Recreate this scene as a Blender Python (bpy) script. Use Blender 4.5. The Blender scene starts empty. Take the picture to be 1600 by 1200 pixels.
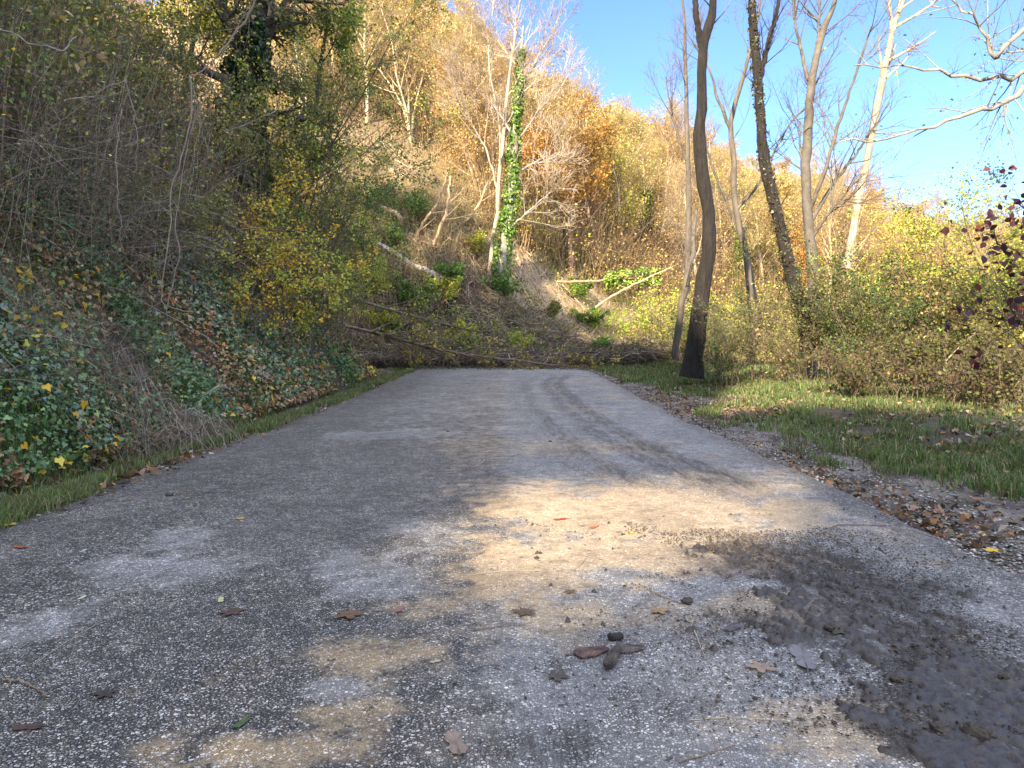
import bpy, math, random
import numpy as np
R_ = math.radians
sc = bpy.context.scene
C = sc.collection

# ------------------------------------------------------------------ camera, sky, sun, exposure
F = 1142.0                       # focal length in photo pixels (photo 1600 wide)
EYE = 1.1
cam_d = bpy.data.cameras.new('camera'); cam = bpy.data.objects.new('camera', cam_d); C.objects.link(cam)
cam.location = (0, 0, EYE); cam.rotation_euler = (R_(90), 0, 0)
cam_d.sensor_width = 36; cam_d.lens = 36 * F / 1600; cam_d.shift_y = -65 / 1600
cam_d.clip_start = 0.05; cam_d.clip_end = 3000
sc.camera = cam

SUN_EL = R_(25); SAZ = np.array([-0.45, -0.893]); SAZ /= np.hypot(*SAZ)      # towards the sun
SDIR = np.array([SAZ[0] * math.cos(SUN_EL), SAZ[1] * math.cos(SUN_EL), math.sin(SUN_EL)])
w = bpy.data.worlds.new('World'); sc.world = w; w.use_nodes = True
nt = w.node_tree; bg = nt.nodes['Background']
sky = nt.nodes.new('ShaderNodeTexSky'); sky.sky_type = 'NISHITA'; sky.sun_disc = False
sky.sun_elevation = SUN_EL; sky.sun_rotation = math.atan2(SAZ[0], SAZ[1]) % (2 * math.pi)
sky.altitude = 900; sky.air_density = 1.0; sky.dust_density = 0.0; sky.ozone_density = 3.0
bg.inputs[1].default_value = 0.10; 
tint = nt.nodes.new('ShaderNodeMix'); tint.data_type = 'RGBA'; tint.blend_type = 'MULTIPLY'; tint.inputs[0].default_value = 1; tint.inputs[7].default_value = (.80, .90, 1.14, 1)
nt.links.new(sky.outputs[0], tint.inputs[6]); 
# bright cloud added to the unseen sky above and behind the viewer as fill
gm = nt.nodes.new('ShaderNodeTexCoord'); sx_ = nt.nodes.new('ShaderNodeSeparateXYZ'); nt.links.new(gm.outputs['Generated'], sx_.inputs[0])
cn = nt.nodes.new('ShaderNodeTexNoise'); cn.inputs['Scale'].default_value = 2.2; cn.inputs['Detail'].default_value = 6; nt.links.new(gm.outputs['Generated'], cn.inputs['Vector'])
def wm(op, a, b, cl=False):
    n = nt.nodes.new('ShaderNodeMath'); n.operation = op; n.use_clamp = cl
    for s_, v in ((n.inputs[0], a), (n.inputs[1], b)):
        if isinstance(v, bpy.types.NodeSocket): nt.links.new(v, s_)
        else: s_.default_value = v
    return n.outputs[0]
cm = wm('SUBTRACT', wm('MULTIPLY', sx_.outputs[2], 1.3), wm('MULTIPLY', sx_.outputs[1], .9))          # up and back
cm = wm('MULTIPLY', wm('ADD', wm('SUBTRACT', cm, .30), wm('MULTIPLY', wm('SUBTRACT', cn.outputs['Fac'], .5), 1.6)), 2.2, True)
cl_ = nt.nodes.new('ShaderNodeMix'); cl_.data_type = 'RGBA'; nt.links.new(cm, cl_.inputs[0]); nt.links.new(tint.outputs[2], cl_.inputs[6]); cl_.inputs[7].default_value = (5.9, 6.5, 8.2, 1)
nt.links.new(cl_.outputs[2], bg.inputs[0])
sd = bpy.data.lights.new('sun', 'SUN'); so = bpy.data.objects.new('sun', sd); C.objects.link(so)
sd.energy = 5.0; sd.angle = R_(0.5); sd.color = (1.0, 0.84, 0.60)
from mathutils import Vector
so.rotation_euler = Vector(SDIR).to_track_quat('Z', 'Y').to_euler(); so.location = (-20, -20, 30)
sc.view_settings.view_transform = 'Standard'; sc.view_settings.look = 'None'
sc.view_settings.exposure = 1.72; sc.view_settings.gamma = 1; sc.view_settings.use_curve_mapping = False
sc.render.engine = 'CYCLES'
sc.cycles.max_bounces = 6; sc.cycles.diffuse_bounces = 3; sc.cycles.transmission_bounces = 3; sc.cycles.transparent_max_bounces = 4
sc.cycles.use_denoising = True

# ------------------------------------------------------------------ numpy helpers
rng = np.random.default_rng(11)
def at(px, py, Y): return np.array([(px - 800) / F * Y, Y, EYE + (535 - py) / F * Y])
def gnd(px, py, z=0.0):
    Y = F * (EYE - z) / (py - 535); return np.array([(px - 800) / F * Y, Y])
def sm(t): t = np.clip(t, 0, 1); return t * t * (3 - 2 * t)
_tab = np.random.default_rng(5).random((256, 256))
def vnoise(x, y, s=1.0, o=0):
    x = np.asarray(x, float) * s + o * 17.3; y = np.asarray(y, float) * s + o * 9.7
    xi = np.floor(x).astype(int); yi = np.floor(y).astype(int); fx = x - xi; fy = y - yi
    fx = fx * fx * (3 - 2 * fx); fy = fy * fy * (3 - 2 * fy)
    a = _tab[xi % 256, yi % 256]; b = _tab[(xi + 1) % 256, yi % 256]; c = _tab[xi % 256, (yi + 1) % 256]; d = _tab[(xi + 1) % 256, (yi + 1) % 256]
    return (a * (1 - fx) + b * fx) * (1 - fy) + (c * (1 - fx) + d * fx) * fy
def fnoise(x, y, s=1.0, o=0, n=4):
    v = 0; a = 0.5; t = 0
    for k in range(n): v = v + a * vnoise(x, y, s * 2 ** k, o + k); t += a; a *= .5
    return v / t
def nrm(v): return v / np.maximum(np.linalg.norm(v, axis=-1, keepdims=True), 1e-9)

# ------------------------------------------------------------------ terrain
ROAD_L, ROAD_R = -3.1, 2.44
def xc(y): return .012 * np.clip(np.asarray(y, float) - 24, 0, 25) ** 2 + .6 * np.clip(np.asarray(y, float) - 49, 0, 500)
def road_z(y): return .25 * sm((np.asarray(y, float) - 8) / 20)
U_ = np.array([-1.5, -.5, -.2, -.09, -.035, .026, .0876, .175, .26, .35, .44, .56, .70, 1.3])
V_ = np.array([.30, .46, .49, .405, .355, .305, .280, .245, .222, .19, .172, .14, .13, .10])
YB_ = np.array([24, 24, 26.5, 28.5, 30, 31.5, 33, 36, 39, 43, 47, 53, 60, 80])
YR_ = np.array([120, 140, 150, 150, 150, 150, 150, 155, 160, 165, 170, 175, 180, 220.])
SLOPE_ = math.tan(SUN_EL)
def shade_skyline(c):
    """height of the added shading spur 42 m behind, by position across the sun's direction"""
    e = np.interp(c, [-60, -26, -16, -11, -7.5, -4.5, -3.0, -2.55, -.30, -.05, .6, 3, 6, 9], [36, 33, 31, 30, 27, 22, 17, 3.9, 3.6, 9.5, 9.5, 6, 5, 0])
    return SLOPE_ * (42 + e)
def H(x, y):
    x = np.asarray(x, float); y = np.asarray(y, float)
    c = xc(y); xr = x - c; rz = road_z(y)
    z = rz - .03 - .10 * np.exp(-((xr + 3.62) / .22) ** 2)
    # grass verge, right
    d2 = xr - ROAD_R
    vz = .02 * sm(d2 / .3) + .16 * sm((d2 - 1.2) / 2.2) + (fnoise(x, y, .9, 3) - .5) * .16 * sm((d2 - .4) / 1.0) - 2.6 * sm((d2 - 5.5) / 9)
    z = np.where(d2 > 0, z + vz, z)
    # left bank
    foot = 3.95 + .5 * (fnoise(y, y * 0, .35, 8) - .5) + 1.6 * sm((y - 19.5) / 3.0) + 3.0 * sm((y - 23) / 4)
    d = -xr - foot
    cap = 13 + 18 * sm((-y - 22) / 26)
    b = 1.3 * np.clip(d, 0, 2.6) + np.where(d > 2.6, .86 * (d - 2.6), 0)
    b = np.where(b > cap - 3, cap - 3 + 3 * np.tanh(np.clip((b - cap + 3) / 3, 0, 50)), b)
    b = b + np.clip(d, 0, 1.5) * ((fnoise(x * .7 + y * .2, y, .8, 1) - .5) * .8)
    b = np.where(d > 0, b + .06 * sm(d / .2), 0)
    # hillside ahead
    ys = np.maximum(y, 1.0); u = np.clip(x / ys, -1.5, 1.3)
    yb = np.interp(u, U_, YB_); yr = np.interp(u, U_, YR_); vr = np.interp(u, U_, V_)
    t = np.clip((y - yb) / (yr - yb), 0, 1)
    hz = vr * yr * (t ** .86) * sm(t * 22) + (fnoise(x, y, .07, 4) - .5) * 7 * sm(t * 4) + (fnoise(x, y, .35, 6) - .5) * 1.2 * sm(t * 12)
    hz = hz - 10 * sm((y - yr) / 60)
    hz = np.where(y > 15, hz, 0)
    # heap of slid earth across the road
    q = sm((y - 25.6 - .25 * np.abs(xr + .5) - 3.4 * (fnoise(x, y, .55, 2) - .5)) / 6.5)
    hp = q * (2.5 * np.exp(-((xr + 3.4) / 5.0) ** 2) + .35 * (fnoise(x, y, 1.3, 5))) * (1 - sm((y - 36) / 10)) * (1 - sm((xr - 3.2) / 4))
    hp = hp + .5 * np.exp(-(((x - 4.7) / 1.3) ** 2 + ((y - 27.5) / 1.2) ** 2))
    # unseen spur added behind and left of the viewer, shaped to shade the road
    c = .893 * x - .45 * y; al = .45 * x + .893 * y
    spur = np.maximum(shade_skyline(c) - 4.5, 0) * np.exp(-((al + 42) / 13.0) ** 2) * (1 - sm((c - 7) / 6)) * sm((c + 90) / 40)
    return z + np.maximum(np.maximum(b, hz), spur) + hp
def Hn(x, y, e=.05):
    n = np.stack([-(H(x + e, y) - H(x - e, y)) / (2 * e), -(H(x, y + e) - H(x, y - e)) / (2 * e), np.ones_like(x)], -1)
    return nrm(n)
def G(x, y): return float(H(np.array([x]), np.array([y]))[0])

def hp(px, py, lift=0.0, y0=6.):
    """point of the ground seen at a photo pixel"""
    Y = np.arange(y0, 200, .05); x = (px - 800) / F * Y; k = int(np.argmax(H(x, Y) > EYE + (535 - py) / F * Y)); return np.array([x[k], Y[k], G(x[k], Y[k]) + lift])

# ------------------------------------------------------------------ materials
def mat(name):
    m = bpy.data.materials.new(name); m.use_nodes = True; t = m.node_tree; t.nodes.clear()
    o = t.nodes.new('ShaderNodeOutputMaterial'); return m, t, o
def nd(t, ty, **k):
    n = t.nodes.new(ty)
    for a, b in k.items():
        if hasattr(n, a): setattr(n, a, b)
    return n
def mixc(t, fac, a, b, mode='MIX'):
    n = t.nodes.new('ShaderNodeMix'); n.data_type = 'RGBA'; n.blend_type = mode
    for s, v in ((n.inputs[0], fac), (n.inputs[6], a), (n.inputs[7], b)):
        if isinstance(v, bpy.types.NodeSocket): t.links.new(v, s)
        elif isinstance(v, (int, float)): s.default_value = v
        else: s.default_value = (*v, 1)
    return n.outputs[2]
def mth(t, op, a, b=0.0, clamp=False):
    n = t.nodes.new('ShaderNodeMath'); n.operation = op; n.use_clamp = clamp
    for s, v in ((n.inputs[0], a), (n.inputs[1], b)):
        if isinstance(v, bpy.types.NodeSocket): t.links.new(v, s)
        else: s.default_value = v
    return n.outputs[0]
def noise(t, scale, detail=4, vec=None, rough=.55):
    n = t.nodes.new('ShaderNodeTexNoise'); n.inputs['Scale'].default_value = scale; n.inputs['Detail'].default_value = detail; n.inputs['Roughness'].default_value = rough
    if vec is not None: t.links.new(vec, n.inputs['Vector'])
    return n
def coords(t, kind='Object', scale=None):
    c = t.nodes.new('ShaderNodeTexCoord').outputs[kind]
    if scale:
        m = t.nodes.new('ShaderNodeMapping'); m.inputs['Scale'].default_value = scale; t.links.new(c, m.inputs[0]); c = m.outputs[0]
    return c
def ramp(t, fac, stops):
    r = t.nodes.new('ShaderNodeValToRGB'); e = r.color_ramp.elements
    while len(e) < len(stops): e.new(.5)
    for k, (p, c) in enumerate(stops): e[k].position = p; e[k].color = (*c, 1) if len(c) == 3 else c
    t.links.new(fac, r.inputs[0]); return r.outputs[0]

def leaf_mat(name, trans=.4, rough=.55, vary=0.0, gloss=.3):
    m, t, o = mat(name)
    a = nd(t, 'ShaderNodeAttribute'); a.attribute_name = 'Col'; col = a.outputs['Color']
    if vary:
        oi = nd(t, 'ShaderNodeObjectInfo'); hs = nd(t, 'ShaderNodeHueSaturation')
        t.links.new(mth(t, 'ADD', mth(t, 'MULTIPLY', oi.outputs['Random'], vary * .12), .5 - vary * .06), hs.inputs['Hue'])
        t.links.new(mth(t, 'ADD', mth(t, 'MULTIPLY', oi.outputs['Random'], vary), 1 - vary * .5), hs.inputs['Value'])
        t.links.new(col, hs.inputs['Color']); col = hs.outputs[0]
    p = nd(t, 'ShaderNodeBsdfPrincipled'); t.links.new(col, p.inputs['Base Color']); p.inputs['Roughness'].default_value = rough
    p.inputs['Specular IOR Level'].default_value = gloss
    tr = nd(t, 'ShaderNodeBsdfTranslucent'); t.links.new(mixc(t, 1.0, col, (1.0, 1.0, .55), 'MULTIPLY'), tr.inputs[0])
    mx = nd(t, 'ShaderNodeMixShader'); mx.inputs[0].default_value = trans
    t.links.new(p.outputs[0], mx.inputs[1]); t.links.new(tr.outputs[0], mx.inputs[2]); t.links.new(mx.outputs[0], o.inputs[0])
    return m
def bark_mat(name, scale=9, depth=.5, contrast=.6, stretch=(1, 1, .25), dist=.03):
    m, t, o = mat(name)
    a = nd(t, 'ShaderNodeAttribute'); a.attribute_name = 'Col'
    c = coords(t, 'Object', stretch); n = noise(t, scale, 6, c, .65); n2 = noise(t, scale * .22, 3, coords(t))
    k = mth(t, 'MULTIPLY', ramp(t, n.outputs['Fac'], [(.3, (1 - contrast,) * 3), (.7, (1 + contrast * .6,) * 3)]), mth(t, 'ADD', n2.outputs['Fac'], .5))
    p = nd(t, 'ShaderNodeBsdfPrincipled'); t.links.new(mixc(t, 1.0, a.outputs['Color'], k, 'MULTIPLY'), p.inputs['Base Color']); p.inputs['Roughness'].default_value = .85
    b = nd(t, 'ShaderNodeBump'); b.inputs['Strength'].default_value = depth; b.inputs['Distance'].default_value = dist
    t.links.new(n.outputs['Fac'], b.inputs['Height']); t.links.new(b.outputs[0], p.inputs['Normal']); t.links.new(p.outputs[0], o.inputs[0])
    return m
M_leaf = leaf_mat('leaf', .35, .5); M_ivy = leaf_mat('ivy_leaf', .2, .38, 0, .45)
M_far = leaf_mat('far_foliage', .4, .7, .25, .1); M_dry = leaf_mat('dry_leaf', .2, .75, 0, .2)
M_grass = leaf_mat('grass_blade', .35, .5, 0, .3)
M_bark = bark_mat('bark'); M_fbark = bark_mat('deep_furrowed_bark', 16, 1.0, .95, (1, 1, .16), .09); M_twig = bark_mat('twig', 20, .2, .3, (1, 1, 1))

# ------------------------------------------------------------------ mesh accumulator
class Geo:
    def __init__(s): s.v = []; s.c = []; s.f = []; s.n = 0
    def add(s, v, faces, col):
        v = np.asarray(v, float).reshape(-1, 3); col = np.asarray(col, float)
        if col.ndim == 1: col = np.broadcast_to(col, (len(v), 3))
        s.v.append(v); s.c.append(col); s.f.append(np.asarray(faces, np.int64) + s.n); s.n += len(v)
    def tubes(s, P, Rr, col, sides=3, cap=False):
        P = np.asarray(P, float); Rr = np.asarray(Rr, float)
        if P.ndim == 2: P = P[None]; Rr = Rr[None]
        n, K, _ = P.shape
        if n == 0: return
        T = np.gradient(P, axis=1) if K > 2 else np.repeat((P[:, 1:] - P[:, :1]), 2, axis=1)
        T = nrm(T); mean = nrm(P[:, -1] - P[:, 0])
        ref = np.where(np.abs(mean[:, 2:3]) > .7, np.array([[1., .3, 0]]), np.array([[0, 0, 1.]]))[:, None, :]
        A = nrm(np.cross(T, np.broadcast_to(ref, T.shape))); B = np.cross(T, A)
        th = np.arange(sides) * 2 * np.pi / sides
        V = P[:, :, None, :] + Rr[:, :, None, None] * (A[:, :, None, :] * np.cos(th)[None, None, :, None] + B[:, :, None, :] * np.sin(th)[None, None, :, None])
        if sides >= 9:      # uneven bark surface and flared foot
            ta = (np.arange(sides) / sides * 6)[None, None, :]; ka = np.arange(K)[None, :, None] * .9
            bump = 1 + .22 * (vnoise(ta + 0 * ka, ka + 0 * ta, 1.0, 3) - .5) + .14 * (vnoise(ta * 2 + 0 * ka, ka * .5 + 0 * ta, 1.0, 7) - .5) + (.45 * np.exp(-np.arange(K) / 1.6) * (Rr[0, 0] > .12))[None, :, None] * (.6 + .8 * vnoise(ta, 0 * ta, 1.0, 9))
            V = P[:, :, None, :] + (V - P[:, :, None, :]) * bump[..., None]
        idx = np.arange(n * K * sides).reshape(n, K, sides); j = np.roll(np.arange(sides), -1)
        q = np.stack([idx[:, :-1, :], idx[:, :-1, j], idx[:, 1:, j], idx[:, 1:, :]], -1).reshape(-1, 4)
        col = np.asarray(col, float)
        cc = np.broadcast_to(col, (n * K * sides, 3)) if col.ndim == 1 else np.repeat(col, K * sides, axis=0)
        s.add(V.reshape(-1, 3), q, cc)
        if cap: 
            for e in (0, K - 1):
                for i in range(n): s.f.append(((idx[i, e] if e else idx[i, e][::-1])[None, :]) + s.n - n * K * sides)
    def leaves(s, P, size, col, N=None, D=None, asp=.6, fold=.25, shape='kite', rg=None):
        rg = rg or rng; P = np.asarray(P, float); n = len(P)
        if n == 0: return
        size = np.broadcast_to(np.asarray(size, float), (n,))[:, None]
        if N is None: N = nrm(rg.normal(size=(n, 3)))
        if D is None: D = rg.normal(size=(n, 3))
        D = nrm(D - N * np.sum(D * N, 1, keepdims=True)); S = np.cross(N, D)
        if shape == 'kite':
            pts = np.array([[0, 0, 0], [.45, -asp / 2, fold * .3], [1, 0, 0], [.45, asp / 2, fold * .3]])
            fc = np.array([[0, 1, 2], [0, 2, 3]])
        elif shape == 'ivy':
            pts = np.array([[0, 0, 0], [-.12, -.38, .05], [.35, -.52, -.04], [.5, -.26, .05], [1, 0, -.08], [.5, .26, .05], [.35, .52, -.04], [-.12, .38, .05]])
            fc = np.array([[0, 1, 2], [0, 2, 3], [0, 3, 4], [0, 4, 5], [0, 5, 6], [0, 6, 7]])
        elif shape == 'oval':
            a = asp / 2
            pts = np.array([[0, 0, 0], [.25, -a * .85, .08], [.6, -a * .9, .1], [1, 0, -.05], [.6, a * .9, .1], [.25, a * .85, .08], [.5, 0, 0]])
            fc = np.array([[0, 1, 6], [1, 2, 6], [2, 3, 6], [3, 4, 6], [4, 5, 6], [5, 0, 6]])
        V = P[:, None, :] + size[:, None, :] * (pts[None, :, 0:1] * D[:, None, :] + pts[None, :, 1:2] * S[:, None, :] + pts[None, :, 2:3] * N[:, None, :])
        k = len(pts); fi = (fc[None] + (np.arange(n) * k)[:, None, None]).reshape(-1, 3)
        col = np.asarray(col, float); cc = col if col.ndim == 1 else np.repeat(col, k, axis=0)
        s.add(V.reshape(-1, 3), fi, cc)
    def blades(s, P, h, wd, lean, col):
        n = len(P); h = h[:, None]; a = rng.uniform(0, 2 * np.pi, n)
        S = np.stack([np.cos(a), np.sin(a), 0 * a], 1) * wd[:, None]; L = lean
        up = np.array([[0, 0, 1.]])
        p0 = P; p1 = P + up * h * .55 + L * h * .25; p2 = P + up * h * (1 - .35 * np.linalg.norm(L, axis=1, keepdims=True)) + L * h * .9
        V = np.stack([p0 - S, p0 + S, p1 - S * .7, p1 + S * .7, p2], 1)
        b = (np.arange(n) * 5)[:, None, None]; fc = np.array([[0, 1, 3], [0, 3, 2], [2, 3, 4]])
        s.add(V.reshape(-1, 3), (fc[None] + b).reshape(-1, 3), np.repeat(col, 5, axis=0))
    def build(s, name, material, parent=None, smooth=False):
        V = np.concatenate(s.v).astype(np.float32); Cc = np.concatenate(s.c).astype(np.float32)
        loops = np.concatenate([f.ravel() for f in s.f]).astype(np.int32)
        tot = np.concatenate([np.full(len(f), f.shape[1]) for f in s.f]).astype(np.int32)
        st = np.concatenate([[0], np.cumsum(tot)[:-1]]).astype(np.int32)
        me = bpy.data.meshes.new(name); me.vertices.add(len(V)); me.vertices.foreach_set('co', V.ravel())
        me.loops.add(len(loops)); me.loops.foreach_set('vertex_index', loops)
        me.polygons.add(len(st)); me.polygons.foreach_set('loop_start', st); me.polygons.foreach_set('loop_total', tot)
        if smooth: me.polygons.foreach_set('use_smooth', np.ones(len(st), bool))
        at_ = me.attributes.new('Col', 'FLOAT_COLOR', 'POINT')
        at_.data.foreach_set('color', np.concatenate([Cc, np.ones((len(Cc), 1), np.float32)], 1).ravel())
        me.update(calc_edges=True); me.materials.append(material)
        o = bpy.data.objects.new(name, me); C.objects.link(o)
        if parent: o.parent = parent
        return o

def tag(o, label=None, cat=None, group=None, kind=None):
    if label: o['label'] = label
    if cat: o['category'] = cat
    if group: o['group'] = group
    if kind: o['kind'] = kind
    return o
def empty(name, loc, label, cat, group=None):
    o = bpy.data.objects.new(name, None); C.objects.link(o); o.location = tuple(float(a) for a in loc); o.empty_display_size = .2
    return tag(o, label, cat, group)
def dup(root, loc, rz, s, label=None, group=None, tilt=(0, 0)):
    r = root.copy(); C.objects.link(r); r.location = tuple(float(a) for a in loc); r.rotation_euler = (tilt[0], tilt[1], rz); r.scale = (s, s, s)
    if label: r['label'] = label
    if group: r['group'] = group
    for ch in list(root.children):
        c = ch.copy(); C.objects.link(c); c.parent = r
    return r
def pal(n, cols, wts=None, jit=.18, rg=None):
    rg = rg or rng; cols = np.array(cols, float); w_ = np.ones(len(cols)) if wts is None else np.array(wts, float)
    i = rg.choice(len(cols), n, p=w_ / w_.sum()); c = cols[i] * rg.uniform(1 - jit, 1 + jit, (n, 1)) * rg.uniform(.93, 1.07, (n, 3))
    return np.clip(c, 0.003, .95)

# ------------------------------------------------------------------ branching
def children(P, Rr, n, L, ang=(35, 65), t0=.3, t1=1., K=5, rscale=.6, rmax=1., bend=.0, wob=.15, fall=.5, up=0., taper=.25, rg=None):
    """n children on every parent polyline; returns their polylines and radii"""
    rg = rg or rng; m, Kp, _ = P.shape
    pi = np.repeat(np.arange(m), n); N = len(pi)
    t = rg.uniform(t0, t1, N); f = t * (Kp - 1); i = np.minimum(f.astype(int), Kp - 2); f = (f - i)[:, None]
    p = P[pi, i] * (1 - f) + P[pi, i + 1] * f; T = nrm(P[pi, i + 1] - P[pi, i]); r = (Rr[pi, i] * (1 - f[:, 0]) + Rr[pi, i + 1] * f[:, 0])
    q = rg.normal(size=(N, 3)); q = nrm(q - T * np.sum(q * T, 1, keepdims=True)); a = np.radians(rg.uniform(*ang, N))[:, None]
    d = nrm(T * np.cos(a) + q * np.sin(a) + np.array([0, 0, up]))
    ln = L * (1 - fall * t) * rg.uniform(.55, 1.2, N); out = [p]; stp = (ln / (K - 1))[:, None]
    for k in range(K - 1):
        d = nrm(d + rg.normal(size=(N, 3)) * wob + np.array([0, 0, bend])); p = p + d * stp; out.append(p)
    CP = np.stack(out, 1); r0 = np.minimum(r * rscale, rmax)
    CR = r0[:, None] * np.linspace(1, taper, K)[None]
    return CP, CR
def along(P, n, rg=None, t0=0., t1=1.):
    rg = rg or rng; m, K, _ = P.shape; pi = rg.integers(0, m, n); f = rg.uniform(t0, t1, n) * (K - 1); i = np.minimum(f.astype(int), K - 2); f = (f - i)[:, None]
    return P[pi, i] * (1 - f) + P[pi, i + 1] * f, nrm(P[pi, i + 1] - P[pi, i])
def spline(pts, K):
    pts = np.array(pts, float); n = len(pts); t = np.linspace(0, n - 1, K); out = []
    for a in t:
        i = min(int(a), n - 2); f = a - i; p0 = pts[max(i - 1, 0)]; p1 = pts[i]; p2 = pts[i + 1]; p3 = pts[min(i + 2, n - 1)]
        out.append(.5 * ((2 * p1) + (-p0 + p2) * f + (2 * p0 - 5 * p1 + 4 * p2 - p3) * f * f + (-p0 + 3 * p1 - 3 * p2 + p3) * f ** 3))
    return np.array(out)

# ================================================================== SETTING
# ---- ground sheet
def graded(a, b, step, lo, hi, g=1.09):
    core = list(np.arange(a, b + 1e-6, step)); s = step; v = core[-1]; up = []
    while v < hi: s *= g; v += s; up.append(v)
    s = step; v = core[0]; dn = []
    while v > lo: s *= g; v -= s; dn.append(v)
    return np.array(dn[::-1] + core + up)
gx = graded(-8, 8, .1, -420, 460); gy = graded(0, 32, .1, -220, 620, 1.07)
X, Y = np.meshgrid(gx, gy); Z = H(X, Y)
Z = Z + np.where(Y > 24, 0, 0)
nx_, ny_ = len(gx), len(gy)
Vg = np.stack([X, Y, Z], -1).reshape(-1, 3)
ii = np.arange(nx_ * ny_).reshape(ny_, nx_)
Qg = np.stack([ii[:-1, :-1], ii[:-1, 1:], ii[1:, 1:], ii[1:, :-1]], -1).reshape(-1, 4)
xr = Vg[:, 0] - xc(Vg[:, 1]); yy = Vg[:, 1]; nz = fnoise(Vg[:, 0], yy, 1.1, 9)[:, None]; n2 = fnoise(Vg[:, 0], yy, 3.3, 19)[:, None]
soil = np.array([.055, .044, .030]); verge = np.array([.075, .060, .038]); litter = np.array([.46, .31, .16]); slide = np.array([.46, .34, .20]); grav = np.array([.20, .165, .14]); mudc = np.array([.045, .033, .024])
colr = np.where((xr < -3.3)[:, None], soil * (.6 + .9 * nz), verge * (.5 + nz))
sh = ((xr > 2.3) & (xr < 3.7 + .8 * (nz[:, 0] - .5)))[:, None] * sm((n2 - .38) * 6) * 1.0
colr = colr * (1 - sh) + (grav * (.6 + .8 * n2)) * sh
wl = sm((yy - 22) / 6)[:, None] * sm((xr + 16) / 6)[:, None]; lt = sm((yy - 40) / 12)[:, None]
colr = colr * (1 - wl) + slide * (.55 + .9 * nz) * wl
colr = colr * (1 - lt) + litter * (.5 + nz) * lt
wm = sm((yy - 23.5) / 2)[:, None] * (1 - sm((yy - 30.5) / 4)[:, None]) * sm((xr + 7) / 1.5)[:, None] * (1 - sm((xr - 6) / 1.5))[:, None]
colr = colr * (1 - wm) + mudc * (.6 + nz) * wm
g = Geo(); g.add(Vg, Qg, colr)
m, t, o = mat('soil_and_leaf_litter')
a = nd(t, 'ShaderNodeAttribute'); a.attribute_name = 'Col'; oc = coords(t)
n1 = noise(t, 14, 6, oc, .7); v1 = nd(t, 'ShaderNodeTexVoronoi'); v1.inputs['Scale'].default_value = 26; t.links.new(oc, v1.inputs['Vector'])
k = ramp(t, n1.outputs['Fac'], [(.3, (.45,) * 3), (.7, (1.5,) * 3)])
cc = mixc(t, 1.0, a.outputs['Color'], k, 'MULTIPLY')
cc = mixc(t, .35, cc, mixc(t, 1.0, cc, v1.outputs['Color'], 'MULTIPLY'))
p = nd(t, 'ShaderNodeBsdfPrincipled'); t.links.new(cc, p.inputs['Base Color']); p.inputs['Roughness'].default_value = .85
b = nd(t, 'ShaderNodeBump'); b.inputs['Strength'].default_value = .8; b.inputs['Distance'].default_value = .05
t.links.new(mth(t, 'ADD', n1.outputs['Fac'], v1.outputs['Distance']), b.inputs['Height']); t.links.new(b.outputs[0], p.inputs['Normal']); t.links.new(p.outputs[0], o.inputs[0])
tag(g.build('ground', m, smooth=True), kind='structure')

# ---- road sheet with its stains kept as a (tan dust with sun colour, pale, mud) attribute
ry = np.concatenate([np.arange(-6, .8, .3), np.arange(.8, 10, .05), np.arange(10, 30, .12), np.arange(30, 62, .5)])
rx = np.linspace(0, 1, 130); RX, RY = np.meshgrid(rx, ry)
el = ROAD_L + .16 * (fnoise(ry, ry * 0, 1.3, 1) - .5) + .05 * (fnoise(ry, ry * 0, 9, 2) - .5); er = ROAD_R + .20 * (fnoise(ry, ry * 0, 1.1, 3) - .5) + .06 * (fnoise(ry, ry * 0, 8, 4) - .5)
XX = el[:, None] + (er - el)[:, None] * RX; Xw = XX + xc(RY)
camber = .02 * (1 - ((XX + .33) / 2.77) ** 2)
Zr = road_z(RY) + camber + .008 * (fnoise(Xw, RY, 1.2, 7) - .5)
Zr[:, 0] -= .05; Zr[:, -1] -= .05
RAG = .55 * fnoise(Xw * 1.0, RY * .8, 3.2, 201) + .45 * fnoise(Xw, RY, 11, 207)
def blob(px, py, rx_, ry_, soft=.5):
    """elliptical stain on the road; the size is given in the photo's pixels at that spot"""
    cx, cy = gnd(px, py); sx = rx_ / F * cy; sy = ry_ * cy * cy / (F * EYE)
    d = np.sqrt(((XX - cx) / sx) ** 2 + ((RY - cy) / sy) ** 2) + 2.6 * (RAG - .5)
    return 1 - sm((d - .35) / 1.1)
wx = XX + .25 * (fnoise(Xw, RY, 2.2, 31) - .5); wy = RY + .5 * (fnoise(Xw, RY, 1.5, 33) - .5)
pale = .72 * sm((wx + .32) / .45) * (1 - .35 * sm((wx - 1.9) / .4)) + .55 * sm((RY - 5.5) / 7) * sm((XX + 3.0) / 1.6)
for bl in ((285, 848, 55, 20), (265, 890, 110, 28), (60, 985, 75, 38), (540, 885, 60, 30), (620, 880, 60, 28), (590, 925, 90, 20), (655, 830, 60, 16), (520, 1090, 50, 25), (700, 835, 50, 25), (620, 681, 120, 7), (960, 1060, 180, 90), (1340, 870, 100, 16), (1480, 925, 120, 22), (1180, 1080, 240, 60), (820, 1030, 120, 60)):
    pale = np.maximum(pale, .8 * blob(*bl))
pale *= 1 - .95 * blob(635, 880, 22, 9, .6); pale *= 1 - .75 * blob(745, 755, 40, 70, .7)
dust = np.zeros_like(pale)  # tan dust; its blobs in the lit patch also carry sunlight colour
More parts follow.
